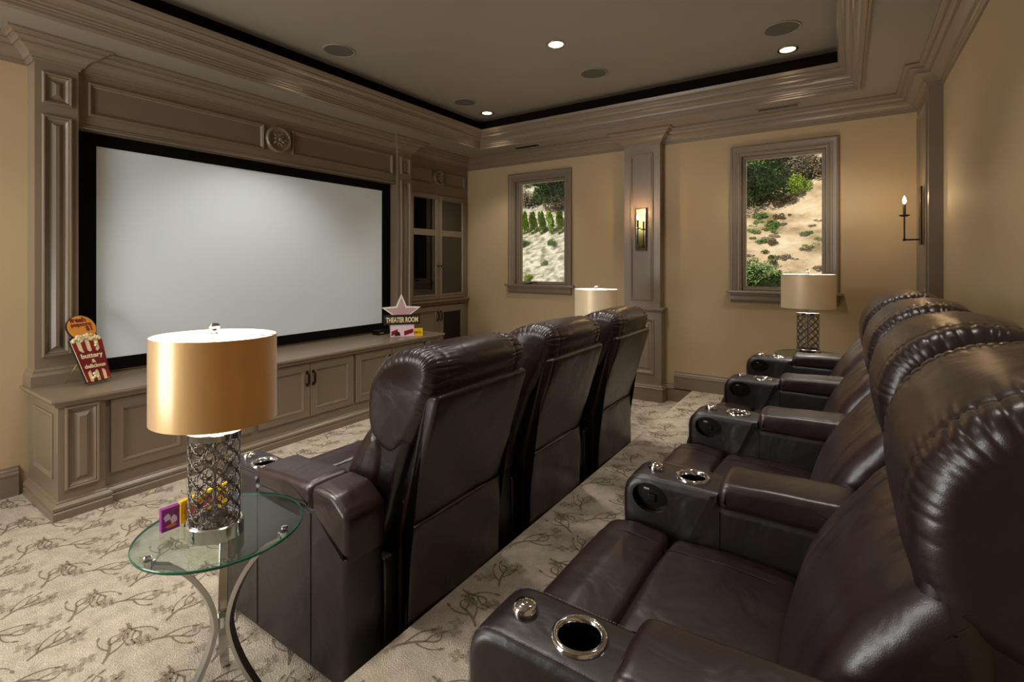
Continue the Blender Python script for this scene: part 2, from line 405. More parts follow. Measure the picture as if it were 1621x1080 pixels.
# windows
CAS = [(0, 0), (0, .030), (.008, .036), (.016, .036), (.020, .028), (.034, .024), (.050, .022), (.054, .016), (.068, .014), (.072, .020), (.084, .020), (.090, .010), (.100, .008), (.100, -.09), (.106, -.09)]
def window(n, w, drop):
    root = empty(f'window_{n}', ((w[0]+w[1])/2, YB, w[2])); tag(root, kind='structure')
    inv = Matrix.Translation((-(w[0]+w[1])/2, -YB, -w[2]))
    def add(nm, bm, m, **k):
        bm.transform(inv); return tag(obj(nm, bm, m, root, **k), kind='structure')
    mp = FR['front'](YB)
    bm = bmesh.new()
    sweep(bm, [(w[1]+.095, w[2]), (w[1]+.095, w[3]+.095), (w[0]-.095, w[3]+.095), (w[0]-.095, w[2])], CAS, mp, False)
    add('window_casing', bm, 'trim_paint', smooth=True, angle=28)
    bm = bmesh.new()
    pr = [(0, -.045), (0, -.03), (.01, -.026), (.014, -.034), (.026, -.036), (.030, -.05), (.040, -.052), (.040, -.09)]
    sweep(bm, rect(w[0]+.004, w[1]-.004, w[2]+.004, w[3]-.004), pr, mp, True)
    add('window_sash', bm, 'trim_paint', smooth=True, angle=28)
    bm = bmesh.new(); box(bm, w[0]+.03, w[1]-.03, YB+.066, YB+.072, w[2]+.03, w[3]-.03); add('window_pane', bm, 'window_glass')
    bm = bmesh.new(); z = w[2]
    box(bm, w[0]-.135, w[1]+.135, YB-.062, YB+.06, z-.022, z+.004); bevel_all(bm, .004)
    ap = [(0, 0), (.012, .004), (.02, .02), (.034, .03), (.034, .05), (.03, .06), (.03, .07), (.042, .085), (.042, .098), (0, .1)]
    ys = [(d, z-.122+h) for d, h in ap]
    sweep(bm, [(w[1]+.095, YB), (w[0]-.095, YB)], ys, ID, False)
    add('window_sill', bm, 'trim_paint', smooth=True, angle=28)
    if n == 1:
        bm = bmesh.new(); tube(bm, [(w[0]+.22, YB+.0, z+.012), (w[0]+.27, YB-.01, z+.03), (w[0]+.36, YB-.01, z+.03)], .007)
        box(bm, w[0]+.17, w[0]+.25, YB-.01, YB+.03, z+.003, z+.018); add('window_crank', bm, 'bronze')
window(1, W[0], 0); window(2, W[1], 0)

# ------------------------------------------------------------------ media wall
root = empty('screen_surround', (-4.5, 2.65, .73))
tag(root, 'taupe painted panelled surround of two columns and a lintel framing the big screen', 'surround')
INV = Matrix.Translation((4.5, -2.65, -.73))
def sub(nm, bm, m, parent, inv, **k):
    bm.transform(inv); return obj(nm, bm, m, parent, **k)
def column(y0, y1, lab):
    X = -4.44; bm = bmesh.new(); box(bm, XL, X, y0, y1, .727, ZK+.02)
    mp = FR['left'](X); ym = (y0+y1)/2; hw = (y1-y0)/2-.035
    panel(bm, mp, ym-hw, ym+hw, 2.62, 2.83, w=.035, out=.02, field=True, fmi=1)
    panel(bm, mp, ym-hw, ym+hw, .92, 2.545, w=.035, out=.02, field=True, fmi=1)
    sweep(bm, [(XL, y0), (X, y0), (X, y1), (XL, y1)][::-1], [(0, .727), (.024, .727), (.024, .80), (.018, .812), (.01, .82), (.01, .83), (0, .845)], ID, False)
    o = sub('column', bm, ['trim_paint', 'trim_panel'], root, INV, smooth=True, angle=25)
    if lab: o['label'] = lab
column(.947, 1.173, 'left panelled column'); column(4.147, 4.37, 'right panelled column')
bm = bmesh.new(); X = -4.48
box(bm, XL, X, 1.173, 4.147, 2.50, ZK+.02); mp = FR['left'](X)
for a0, a1 in ((1.235, 2.52), (2.80, 4.09)):
    panel(bm, mp, a0, a1, 2.60, 2.84, w=.035, out=.02)
    flat(bm, mp, a0+.034, a1-.034, 2.634, 2.806, .0012, 1)
sweep(bm, [(4.147, 2.5), (1.173, 2.5)], [(0, -.01), (.0, .012), (-.012, .016), (-.02, .010), (-.03, .008), (-.03, 0)], mp, False)
sub('lintel', bm, ['trim_paint', 'trim_panel'], root, INV, smooth=True, angle=25)
def medallion(mp, cy, cz, r, parent, inv):
    bm = bmesh.new()
    n = 40
    for prof in ([(r*1.32, 0), (r*1.32, .03), (r*1.22, .042), (r*1.1, .042), (r*1.0, .03), (r*.92, .026), (0, .026)],):
        rings = [[bm.verts.new(mp(cy+d*math.cos(2*PI*i/n), cz+d*math.sin(2*PI*i/n), h)) for i in range(n)] if d > 0 else [bm.verts.new(mp(cy, cz, h))] for d, h in prof]
        for a, b in zip(rings, rings[1:]):
            for i in range(n):
                if len(b) == 1: bm.faces.new((a[i], a[(i+1) % n], b[0]))
                else: bm.faces.new((a[i], a[(i+1) % n], b[(i+1) % n], b[i]))
    o = sub('medallion', bm, 'trim_paint', parent, inv, smooth=True, angle=35)
    bm = bmesh.new()
    for k in range(10):
        a = 2*PI*k/10; L = r*(.85 if k % 2 == 0 else .65)
        c = [(.15, 0, .03), (.5, .16, .045), (.8, .13, .048), (1, 0, .04), (.8, -.13, .048), (.5, -.16, .045)]
        vs = [bm.verts.new(mp(cy+L*(u*math.cos(a)-v*math.sin(a)), cz+L*(u*math.sin(a)+v*math.cos(a)), h)) for u, v, h in c]
        top = bm.verts.new(mp(cy+L*.6*math.cos(a), cz+L*.6*math.sin(a), .062)); cc = bm.verts.new(mp(cy, cz, .03))
        for i in range(6): bm.faces.new((vs[i], vs[(i+1) % 6], top))
    prof = [(r*.2, .03), (r*.2, .055), (r*.12, .065), (0, .068)]
    rings = [[bm.verts.new(mp(cy+d*math.cos(2*PI*i/12), cz+d*math.sin(2*PI*i/12), h)) for i in range(12)] for d, h in prof[:3]]
    for a, b in zip(rings, rings[1:]):
        for i in range(12): bm.faces.new((a[i], a[(i+1) % 12], b[(i+1) % 12], b[i]))
    bm.faces.new(rings[-1])
    bmesh.ops.delete(bm, geom=[v for v in bm.verts if not v.link_faces], context='VERTS')
    sub('flower', bm, 'trim_paint', o, Matrix.Identity(4) if False else inv, smooth=True, angle=50)
medallion(FR['left'](-4.48), 2.655, 2.72, .095, root, INV)

# projection screen
root = empty('projection_screen', (-4.59, 2.675, .745))
tag(root, 'huge blank white cinema screen with a wide black border above the console', 'screen')
INV = Matrix.Translation((4.59, -2.675, -.745))
bm = bmesh.new()
sy0, sy1, sz0, sz1 = 1.214, 4.136, .745, 2.515
wy0, wy1, wz0, wz1 = 1.308, 4.018, .838, 2.41
X0, X1 = -4.598, -4.565
box(bm, X0, X1, sy0, wy0, sz0, sz1); box(bm, X0, X1, wy1, sy1, sz0, sz1); box(bm, X0, X1, wy0, wy1, sz0, wz0); box(bm, X0, X1, wy0, wy1, wz1, sz1)
sub('screen_frame', bm, 'black_frame', root, INV)
bm = bmesh.new(); box(bm, -4.598, -4.574, wy0, wy1, wz0, wz1); sub('screen_surface', bm, 'screen_white', root, INV)

# console
CX0 = -3.94; CY0, CY1 = .945, 4.345
root = empty('media_console', (-4.2, 2.645, 0))
tag(root, 'long low taupe cabinet with panelled doors running below the big screen', 'cabinet')
INV = Matrix.Translation((4.2, -2.645, 0))
bm = bmesh.new()
XB = -3.968
box(bm, -4.56, XB, CY0+.01, CY1-.01, .0, .70)
for a, b in ((CY0, 1.175), (4.115, CY1)): box(bm, -4.56, CX0, a, b, 0, .70)
mp = FR['left'](CX0)
panel(bm, mp, .975, 1.145, .165, .67, w=.034, out=.02, field=True); panel(bm, mp, 4.145, 4.315, .165, .67, w=.034, out=.02, field=True)
mp = FR['front'](CY0); panel(bm, mp, -4.42, -4.03, .22, .62, w=.03, out=.01)
pth = [(-4.56, CY0), (CX0, CY0), (CX0, 1.175), (XB, 1.175), (XB, 4.115), (CX0, 4.115), (CX0, CY1), (-4.56, CY1)][::-1]
pth_s = [(x, y) for x, y in pth]
sweep(bm, pth_s, [(0, 0), (.03, 0), (.03, .045), (.024, .052), (.024, .058), (.030, .062), (.030, .078), (.020, .088), (.012, .094), (.012, .10), (0, .108)], ID, False)
sub('cabinet_body', bm, 'trim_paint', root, INV, smooth=True, angle=25)
bm = bmesh.new()
sweep(bm, [(XL, CY0), (CX0, CY0), (CX0, CY1), (XL, CY1)][::-1], [(0, .668), (.010, .676), (.020, .690), (.020, .698), (.034, .704), (.040, .714), (.036, .727), (-.2, .727)], ID, False)
box(bm, XL, -4.1, CY0, CY1, .70, .7265)
sub('countertop', bm, 'trim_paint', root, INV, smooth=True, angle=28)
def cab_door(y0, y1, z0, z1, X, hy, inv, rt, pin=.065, handle='pull', glass=None):
    bm = bmesh.new(); g = .003; T_ = .018
    mp = FR['left'](X)
    a0, a1, b0, b1 = y0+g, y1-g, z0+g, z1-g
    c0, c1, d0, d1 = a0+pin, a1-pin, b0+pin*1.1, b1-pin*1.1
    pr = [(0, .0), (0, T_), (pin-.010, T_), (pin-.008, T_+.004), (pin, T_+.004), (pin+.003, T_-.002), (pin+.010, T_-.006), (pin+.012, .006)]
    sweep(bm, rect(a0, a1, b0, b1), pr, mp, True)
    if not glass:
        flat(bm, mp, a0+pin+.012, a1-pin-.012, b0+pin+.012, b1-pin-.012, .006)
    d = sub('door', bm, 'trim_paint', rt, inv, smooth=True, angle=25)
    if handle == 'pull':
        bm = bmesh.new(); zc = b1-.16 if z0 < .3 and z1 < .9 else b1-.12
        zc = b1-.135
        pts = [(X+T_, hy, zc+.055), (X+T_+.028, hy, zc+.05), (X+T_+.028, hy, zc-.05), (X+T_, hy, zc-.055)]
        tube(bm, pts, .006, 8)
        for s in (1, -1): box(bm, X+T_, X+T_+.006, hy-.010, hy+.010, zc+s*.055-.014, zc+s*.055+.014)
        box(bm, X+T_+.024, X+T_+.034, hy-.009, hy+.009, zc-.04, zc+.04)
        h = sub('handle', bm, 'bronze', d, inv, smooth=True, angle=40)
    elif handle == 'knob':
        bm = bmesh.new(); lathe(bm, [(.006, 0), (.006, .014), (.014, .02), (.014, .028), (.008, .033), (0, .034)], n=14)
        bm.transform(Matrix.Translation((X+T_, hy, 1.51)) @ Matrix.Rotation(PI/2, 4, 'Y'))
        sub('knob', bm, 'bronze', d, inv, smooth=True, angle=40)
    return d
for y0 in (1.205, 2.18, 3.14):
    w = .468
    cab_door(y0, y0+w, .185, .664, XB, y0+w-.03, INV, root)
    cab_door(y0+w, y0+2*w, .185, .664, XB, y0+w+.03, INV, root)

# glazed cabinet right of the screen
root = empty('display_cabinet', (-4.58, 4.98, 0))
tag(root, 'tall built-in cabinet with four dark glass door panes in the far left corner', 'cabinet')
INV = Matrix.Translation((4.58, -4.98, 0))
XC = -4.565; y0, y1 = 4.372, 5.612
bm = bmesh.new()
box(bm, XL, XC, y0, 4.45, 0, ZK+.02); box(bm, XL, XC, 5.54, y1, 0, ZK+.02)
box(bm, XL, XC, 4.45, 5.54, 2.47, ZK+.02); box(bm, XL, XC, 4.45, 5.54, .98, 1.06); box(bm, XL, XC, 4.45, 5.54, 0, .19)
box(bm, XL, XL+.006, 4.45, 5.54, .19, 2.47, 1)
mp = FR['left'](XC)
panel(bm, mp, 4.46, 4.85, 2.60, 2.79, w=.028, out=.016); panel(bm, mp, 5.11, 5.535, 2.60, 2.79, w=.028, out=.016)
sweep(bm, [(XC, y1), (XC, y0)], [(0, 1.0), (.02, 1.01), (.035, 1.025), (.045, 1.03), (.045, 1.05), (0, 1.055)], ID, False)
sweep(bm, [(XC, y1), (XC, y0)], BB, ID, False)
for z in (1.35, 1.7, 2.02): box(bm, XL+.006, XC-.01, 4.45, 5.54, z, z+.008, 1)
sub('cabinet_body', bm, ['trim_paint', 'dark_wood'], root, INV, smooth=True, angle=25)
medallion(mp, 4.985, 2.70, .075, root, INV)
for k, (a, b, hy) in enumerate(((4.452, 4.985, 4.957), (4.985, 5.538, 5.013))):
    d = cab_door(a, b, 1.062, 2.468, XC, hy, INV, root, pin=.055, handle='knob', glass=True)
    bm = bmesh.new(); box(bm, XC, XC+.017, a+.05, b-.05, 1.915, 1.995); sub('rail', bm, 'trim_paint', d, INV)
    for z0, z1 in ((1.125, 1.915), (1.995, 2.405)):
        bm = bmesh.new(); box(bm, XC+.006, XC+.010, a+.055, b-.055, z0, z1); sub('pane', bm, 'cabinet_glass', d, INV)
cab_door(4.452, 4.985, .2, .975, XC, 4.955, INV, root, pin=.06)
d = cab_door(4.985, 5.538, .2, .975, XC, 5.015, INV, root, pin=.085, glass=True)
bm = bmesh.new(); box(bm, XC, XC+.012, 5.07, 5.455, .285, .89); o = sub('grille', bm, 'black_plastic', d, INV)

# ------------------------------------------------------------------ ceiling fittings
CANS = [(-2.006, 3.635, 'recessed ceiling light glowing near the middle of the tray'), (-.408, 4.83, 'recessed ceiling light glowing in the tray corner above the right window'), (-3.62, 4.83, 'recessed ceiling light glowing in the far left tray corner')]
can0 = None
for x, y, lab in CANS:
    if can0 is None:
        r = empty('ceiling_light', (x, y, ZC))
        bm = bmesh.new(); lathe(bm, [(.058, -.001), (.066, -.008), (.078, -.008), (.082, -.001)], n=32, close=True); obj('trim_ring', bm, 'chrome_brushed', r, smooth=True)
        bm = bmesh.new(); lathe(bm, [(.058, -.003), (0, -.003)], n=32); obj('lamp_lens', bm, 'can_glow', r)
        can0 = r
    else: r = copy_tree(can0); r.location = (x, y, ZC)
    tag(r, lab, 'ceiling light', 'recessed lights in the tray ceiling')
sp0 = None
for x, y, lab in [(-3.613, 2.70, 'round flush speaker grille in the tray above the screen'), (-3.59, 4.37, 'round flush speaker grille in the tray by the far left corner light'),
                  (-2.01, 4.395, 'round flush speaker grille in the middle of the tray near the window wall'), (-.41, 4.375, 'round flush speaker grille in the tray beside the right corner light')]:
    if sp0 is None:
        r = empty('ceiling_speaker', (x, y, ZC))
        bm = bmesh.new(); lathe(bm, [(.118, -.001), (.120, -.007), (.132, -.007), (.136, -.001)], n=48, close=True); obj('trim_ring', bm, 'ceiling_paint', r, smooth=True)
        bm = bmesh.new(); lathe(bm, [(.118, -.004), (0, -.004)], n=48); obj('speaker_grille', bm, 'speaker_grille', r)
        sp0 = r
    else: r = copy_tree(sp0); r.location = (x, y, ZC)
    tag(r, lab, 'speaker', 'flush speakers in the tray ceiling')
r = empty('ceiling_vent', (-.535, 5.335, ZS)); tag(r, 'slotted air vent in the soffit above the right window', 'vent', 'soffit air vents')
bm = bmesh.new(); 
for a in ((-.185, .185, -.062, -.05), (-.185, .185, .05, .062), (-.185, -.17, -.05, .05), (.17, .185, -.05, .05)): box(bm, a[0], a[1], a[2], a[3], -.010, 0)
obj('vent_frame', bm, 'ceiling_paint', r)
bm = bmesh.new(); box(bm, -.17, .17, -.05, .05, -.0015, -.0005); obj('vent_backing', bm, 'black_plastic', r)
bm = bmesh.new()
for k in range(17): box(bm, -.165+k*.0200, -.160+k*.0200, -.045, .045, -.004, -.0016)
obj('vent_slats', bm, 'ceiling_paint', r)
r = empty('ceiling_vent', (-3.38, 5.36, ZS)); tag(r, 'dark slot vent in the soffit above the left window', 'vent', 'soffit air vents')
bm = bmesh.new(); box(bm, -.17, .17, -.03, .03, -.003, 0); obj('vent_backing', bm, 'black_plastic', r)
bm = bmesh.new()
for k in range(3): box(bm, -.165, .165, -.02+k*.018, -.016+k*.018, -.006, -.003)
obj('vent_slats', bm, 'cove_shade', r)

# ------------------------------------------------------------------ sconces
def candle(bmA, x, y, z):
    lathe(bmA, [(0, z), (.010, z), (.010, z+.085), (.006, z+.09), (0, z+.09)], x, y, 12)
def flame(x, y, z, parent, inv):
    bm = bmesh.new(); lathe(bm, [(0, z), (.008, z+.006), (.013, z+.022), (.010, z+.040), (.004, z+.056), (0, z+.066)], x, y, 12)
    return sub('bulb', bm, 'bulb', parent, inv, smooth=True)
def sconce(loc, rz, label, mirror):
    r = empty('wall_sconce', loc, rz); tag(r, label, 'wall light', 'candle wall sconces')
    I = Matrix.Identity(4)
    # local: wall plane y=0, room towards -y
    bm = bmesh.new(); box(bm, -.058, .058, -.014, 0, -.235, .235); bevel_all(bm, .003); obj('backplate', bm, 'bronze' if not mirror else 'mirror_glass', r)
    if mirror:
        bm = bmesh.new(); sweep(bm, rect(-.062, .062, -.24, .24), [(0, 0), (0, .018), (.008, .018), (.008, .0)], FR['front'](0), True); obj('frame', bm, 'bronze', r)
        bm = bmesh.new()
        for x in (-.045, .045): tube(bm, [(x, -.030, .02), (x, -.030, .2)], .006, 10)
        obj('glass_rods', bm, 'sleeve_glass', r, smooth=True)
    bm = bmesh.new()
    tube(bm, [(0, -.014, -.19), (0, -.11, -.19), (0, -.11, -.19), (0, -.11, .0)], .006, 8); box(bm, -.01, .01, -.12, -.10, -.2, -.18)
    obj('arm', bm, 'bronze', r, smooth=True, angle=40)
    bm = bmesh.new(); lathe(bm, [(0, .0), (.02, .0), (.036, .008), (.036, .014), (.012, .014), (0, .014)], 0, -.11, 20); obj('cup', bm, 'chrome' if mirror else 'bronze', r, smooth=True, angle=40)
    bm = bmesh.new(); candle(bm, 0, -.11, .014); obj('candle_sleeve', bm, 'candle_sleeve', r, smooth=True, angle=40)
    flame(0, -.11, .104, r, I)
    return r
sconce((-1.925, 5.486, 1.93), 0, 'candle sconce with a mirrored glass backplate on the pilaster between the windows', True)
sconce((.511, 5.15, 1.93), -PI/2, 'dark bronze single candle sconce on the corner pilaster at far right', False)

# ------------------------------------------------------------------ recliners
def fillet(poly, n=6, step=.025):
    """poly: (x,z,r) closed -> list of (x,z)"""
    out = []; N = len(poly)
    for i in range(N):
        p = Vector(poly[i][:2]); a = Vector(poly[i-1][:2]); b = Vector(poly[(i+1) % N][:2]); r = poly[i][2]
        u = (a-p); v = (b-p); lu, lv = u.length, v.length; u.normalize(); v.normalize()
        ang = math.acos(max(-1, min(1, u.dot(v))))
        if r < 1e-4 or ang > PI-.02: out.append(p); continue
        d = min(r/math.tan(ang/2), lu*.48, lv*.48); 
        p1 = p+u*d; p2 = p+v*d
        for k in range(n+1):
            t = k/n; out.append(p1*(1-t)**2+p*2*t*(1-t)+p2*t*t)
    res = []
    for i, p in enumerate(out):
        q = out[(i+1) % len(out)]; L = (q-p).length
        if L < 1e-5: continue
        m = max(1, int(L/step))
        for k in range(m): res.append(p.lerp(q, k/m))
    return res
def catmull(P, n=8):
    P = [Vector(p[:2]) for p in P]; N = len(P); out = []
    for i in range(N):
        a, b, c, d = P[i-1], P[i], P[(i+1) % N], P[(i+2) % N]
        for k in range(n):
            t = k/n
            out.append(.5*((2*b)+(-a+c)*t+(2*a-5*b+4*c-d)*t*t+(-a+3*b-3*c+d)*t**3))
    return out
def normals(P):
    A = sum(P[i].x*P[(i+1) % len(P)].y-P[(i+1) % len(P)].x*P[i].y for i in range(len(P)))
    s = 1 if A > 0 else -1; out = []
    for i in range(len(P)):
        t = (P[(i+1) % len(P)]-P[i-1]).normalized(); out.append(Vector((t.y*s, -t.x*s)))
    return out
def slab(bm, P, y0, y1, r, crown=0., ny=6, nr=5, disp=None, endflat=.0):
    Nn = normals(P); N = len(P); w = y1-y0
    sl = []
    for k in range(nr): th = PI/2*k/nr; sl.append((y0+r*(1-math.cos(th)), r*(1-math.sin(th))))
    for k in range(ny+1): sl.append((y0+r+(w-2*r)*k/ny, 0.))
    for k in range(nr-1, -1, -1): th = PI/2*k/nr; sl.append((y1-r*(1-math.cos(th)), r*(1-math.sin(th))))
    arc = [0.]
    for i in range(1, N): arc.append(arc[-1]+(P[i]-P[i-1]).length)
    rows = []
    for y, ins in sl:
        t = (y-y0)/w*2-1; off = crown*(1-t*t)-ins; row = []
        for i in range(N):
            o = off+(disp(P[i], y, arc[i], t) if disp else 0)
            q = P[i]+Nn[i]*o; row.append(bm.verts.new((q.x, y, q.y)))
        rows.append(row)
    for a, b in zip(rows, rows[1:]):
        for i in range(N): bm.faces.new((a[i], a[(i+1) % N], b[(i+1) % N], b[i]))
    bm.faces.new(rows[0]); bm.faces.new(rows[-1][::-1])
def seam(bm, P, i0, i1, y, off, r=.0016, yfun=None):
    Nn = normals(P); N = len(P); idx = range(i0, i1); pts = []
    for c, i in enumerate(idx):
        q = P[i % N]+Nn[i % N]*off; yy = yfun(c/max(1, len(idx)-1)) if yfun else y
        pts.append((q.x, yy, q.y))
    tube(bm, pts, r, 5)
def idx_near(P, x, z): return min(range(len(P)), key=lambda i: (P[i].x-x)**2+(P[i].y-z)**2)
def seam_between(bm, P, a, b, y, off, r=.0016):
    """seam tube along the profile from the point nearest a to the point nearest b, going forwards in index"""
    i0 = idx_near(P, *a); i1 = idx_near(P, *b)
    if i1 < i0: i1 += len(P)
    seam(bm, P, i0, i1, y, off, r)

AH = .09         # arm half width
P_arm = fillet([(-.955, .012, .01), (-.962, .654, .085), (-.640, .652, .006), (-.632, .618, .004), (-.06, .618, .02), (-.05, .012, .01)], n=8)
P_lid = fillet([(-.634, .612, .012), (-.640, .690, .05), (-.262, .706, .04), (-.258, .612, .012)], n=7)
P_bpad = fillet([(-.256, .60, .006), (-.262, .708, .035), (-.13, .700, .07), (-.046, .64, .06), (-.046, .47, .006)], n=9)
P_seat = fillet([(-.772, .34, .03), (-.778, .482, .035), (-.60, .490, .1), (-.40, .475, .05), (-.38, .34, .03)], n=6)
P_roll = fillet([(-.782, .33, .03), (-.784, .488, .03), (-.90, .502, .10), (-1.005, .485, .10), (-1.035, .34, .06), (-1.02, .10, .02), (-.96, .10, .02), (-.95, .33, .02)], n=7)
P_base = fillet([(-.95, .03, .01), (-.95, .36, .02), (-.06, .40, .02), (-.06, .03, .01)])
P_lum = catmull([(-.27, .43), (-.36, .43), (-.402, .485), (-.392, .555), (-.360, .635), (-.315, .715), (-.267, .79), (-.218, .855), (-.165, .888), (-.11, .86), (-.10, .75), (-.17, .55)], 10)
P_head = catmull([(-.13, .80), (-.19, .835), (-.212, .92), (-.208, 1.01), (-.178, 1.095), (-.12, 1.16), (-.035, 1.203), (.06, 1.215), (.135, 1.195), (.166, 1.145), (.158, 1.085), (.135, 1.02), (.085, .93), (.02, .84), (-.06, .785)], 20)
P_core = fillet([(-.30, .40, .02), (-.15, .80, .02), (-.02, 1.04, .03), (.12, 1.035, .03), (-.035, .50, .04), (-.035, .10, .01), (-.20, .10, .01)])
P_side = fillet([(-.35, .44, .03), (-.215, .80, .10), (-.190, 1.0, .12), (-.10, 1.16, .08), (.11, 1.16, .05), (.10, 1.04, .05), (-.02, .72, .06), (-.12, .44, .03)], n=8)
P_shell = fillet([(.105, 1.050, .02), (.186, 1.062, .026), (.012, .50, .05), (.008, .075, .01), (-.040, .075, .01), (-.036, .50, .05)], n=6)
P_pock = fillet([(.010, .515, .003), (.033, .525, .006), (.028, .40, .1), (.020, .085, .01), (.006, .085, .003)], n=4)

def wr_head(p, y, s, t):
    e = abs(t); g = max(0., (e-.45)/.55)
    g2 = max(0., min(1., (e-.42)/.3))*max(.12, min(1., (p.y-.90)/.12))*(.55+.45*noise.noise(Vector((s*9, 3.1*(1 if y > 0 else -1), 0))))
    ph = s*115+5*noise.noise(Vector((s*6, y*3, 1)))+1.5*noise.noise(Vector((s*20, y*9, 5)))
    a = -.0085*g2*(1-abs(math.sin(ph)))**2.2
    n = noise.noise(Vector((p.x*7+3, y*4, p.y*7)))*.006 + noise.noise(Vector((p.x*20, y*5+9, p.y*20)))*.0025
    seamd = .007*math.exp(-((abs(y)-.228)/.005)**2)
    return a+n-seamd
def wr_lum(p, y, s, t):
    n = noise.noise(Vector((p.x*6+8, y*5, p.y*6)))*.009
    e = abs(t); g = max(0., (e-.5)/.5)
    top = max(0, (p.y-.70)/.18)
    a = -.007*top*(1-abs(math.sin(y*30+6*noise.noise(Vector((y*7, s*2, 0))))))**2.5*(1.2+noise.noise(Vector((y*9, 2, 2))))
    return n+a-.005*math.exp(-((abs(y)-.20)/.006)**2)
def wr_soft(p, y, s, t): return noise.noise(Vector((p.x*8+1, y*7, p.y*8)))*.004
def wr_pocket(p, y, s, t):
    return .010*noise.noise(Vector((p.x*3, y*5+p.y*4, p.y*6)))+.004*noise.noise(Vector((p.x*3+5, y*11-p.y*9, p.y*8)))

def bool_cut(bm, cutters):
    me = bpy.data.meshes.new('tmp'); bmesh.ops.recalc_face_normals(bm, faces=bm.faces); bm.to_mesh(me); bm.free()
    o = link(bpy.data.objects.new('tmp', me)); cs = []
    for c in cutters:
        bmesh.ops.recalc_face_normals(c, faces=c.faces)
        m2 = bpy.data.meshes.new('cut'); c.to_mesh(m2); c.free(); co = link(bpy.data.objects.new('cut', m2)); cs.append(co)
        md = o.modifiers.new('b', 'BOOLEAN'); md.operation = 'DIFFERENCE'; md.object = co; md.solver = 'EXACT'
    bpy.context.view_layer.update()
    res = bpy.data.meshes.new_from_object(o.evaluated_get(bpy.context.evaluated_depsgraph_get()))
    for x in [o]+cs: bpy.data.objects.remove(x)
    b = bmesh.new(); b.from_mesh(res); bpy.data.meshes.remove(res)
    return b
def make_arm(side_recess):
    """armrest centred on y=0, an object tree: armrest > lid_pad, rear_pad, cup_holder, knob, ..."""
    bm = bmesh.new(); slab(bm, P_arm, -AH, AH, .026, crown=.002, ny=4)
    c = bmesh.new(); lathe(c, [(0, .54), (.046, .54), (.046, .75), (0, .75)], -.74, 0, 32)
    cuts = [c]
    if side_recess:
        d = bmesh.new(); lathe(d, [(0, -.03), (1, -.03), (1, .03), (0, .03)], 0, 0, 32)
        d.transform(Matrix.Translation((-.862, -AH, .585)) @ Matrix.Rotation(PI/2, 4, 'X') @ Matrix.Diagonal((.062, .050, 1, 1)))
        cuts.append(d)
    bm = bool_cut(bm, cuts)
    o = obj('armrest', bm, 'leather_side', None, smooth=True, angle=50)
    if side_recess:
        bm = bmesh.new(); lathe(bm, [(0, 0), (1, 0), (1, .12), (0, .12)], 0, 0, 32)
        bm.transform(Matrix.Translation((-.862, -AH+.029, .585)) @ Matrix.Rotation(PI/2, 4, 'X') @ Matrix.Diagonal((.060, .048, .03, 1)))
        p = obj('switch_panel', bm, 'black_plastic', o, smooth=True, angle=40); p['label'] = 'black oval switch panel'
        bm = bmesh.new()
        box(bm, -.890, -.870, -AH+.0205, -AH+.027, .603, .610)
        obj('button', bm, 'chrome_brushed', p)
        bm = bmesh.new(); box(bm, -.862-.014, -.862+.014, -AH+.019, -AH+.027, .565, .590); bevel_all(bm, .003); obj('button', bm, 'black_plastic', p)
    bm = bmesh.new(); slab(bm, P_lid, -AH-.004, AH+.004, .022, crown=.006, ny=6, disp=wr_soft); obj('lid_pad', bm, 'leather', o, smooth=True, angle=60)
    bm = bmesh.new(); slab(bm, P_bpad, -AH-.002, AH+.002, .022, crown=.002, ny=6, nr=7); obj('rear_pad', bm, 'leather', o, smooth=True, angle=60)
    bm = bmesh.new(); lathe(bm, [(.0455, .60), (.043, .62), (.042, .655), (.046, .661), (.052, .662), (.057, .658), (.058, .652), (.0465, .650)], -.74, 0, 40, close=False)
    cu = obj('cup_holder', bm, 'chrome', o, smooth=True, angle=60); cu['label'] = 'chrome ringed cup holder'
    bm = bmesh.new(); lathe(bm, [(.0425, .656), (.041, .545), (0, .545)], -.74, 0, 32); obj('cup_well', bm, 'black_plastic', cu, smooth=True, angle=40)
    bm = bmesh.new(); lathe(bm, [(.027, .650), (.028, .662), (.026, .667), (.022, .672), (.014, .675), (0, .676)], -.868, 0, 28)
    obj('knob', bm, 'chrome', o, smooth=True, angle=35)
    for s in (-1, 1):
        for x in (-.636, -.262):
            bm = bmesh.new(); tube(bm, [(x, s*(AH+.001), .03), (x, s*(AH+.0015), .60)], .0017, 5); obj('seam', bm, 'seam_thread', o)
    # top stitching that follows the arm's edges
    Nn = normals(P_arm)
    for s in (-1, 1):
        i0 = idx_near(P_arm, -.96, .30); i1 = idx_near(P_arm, -.66, .652); bm = bmesh.new(); path = []
        for i in range(i0, i1+1):
            q = P_arm[i]+Nn[i]*.0006; path.append(Vector((q.x, s*(AH-.014), q.y)))
        L = 0.; segs = []
        for a, b in zip(path, path[1:]):
            l = (b-a).length; u = 0.
            while u < l:
                segs.append(a+(b-a)*(u/l)); u += .0035
        for k in range(0, len(segs)-2, 2): tube(bm, [segs[k], segs[k+1]], .0009, 4)
        st = obj('stitching', bm, 'stitch', o); st['kind'] = 'stuff'
    return o
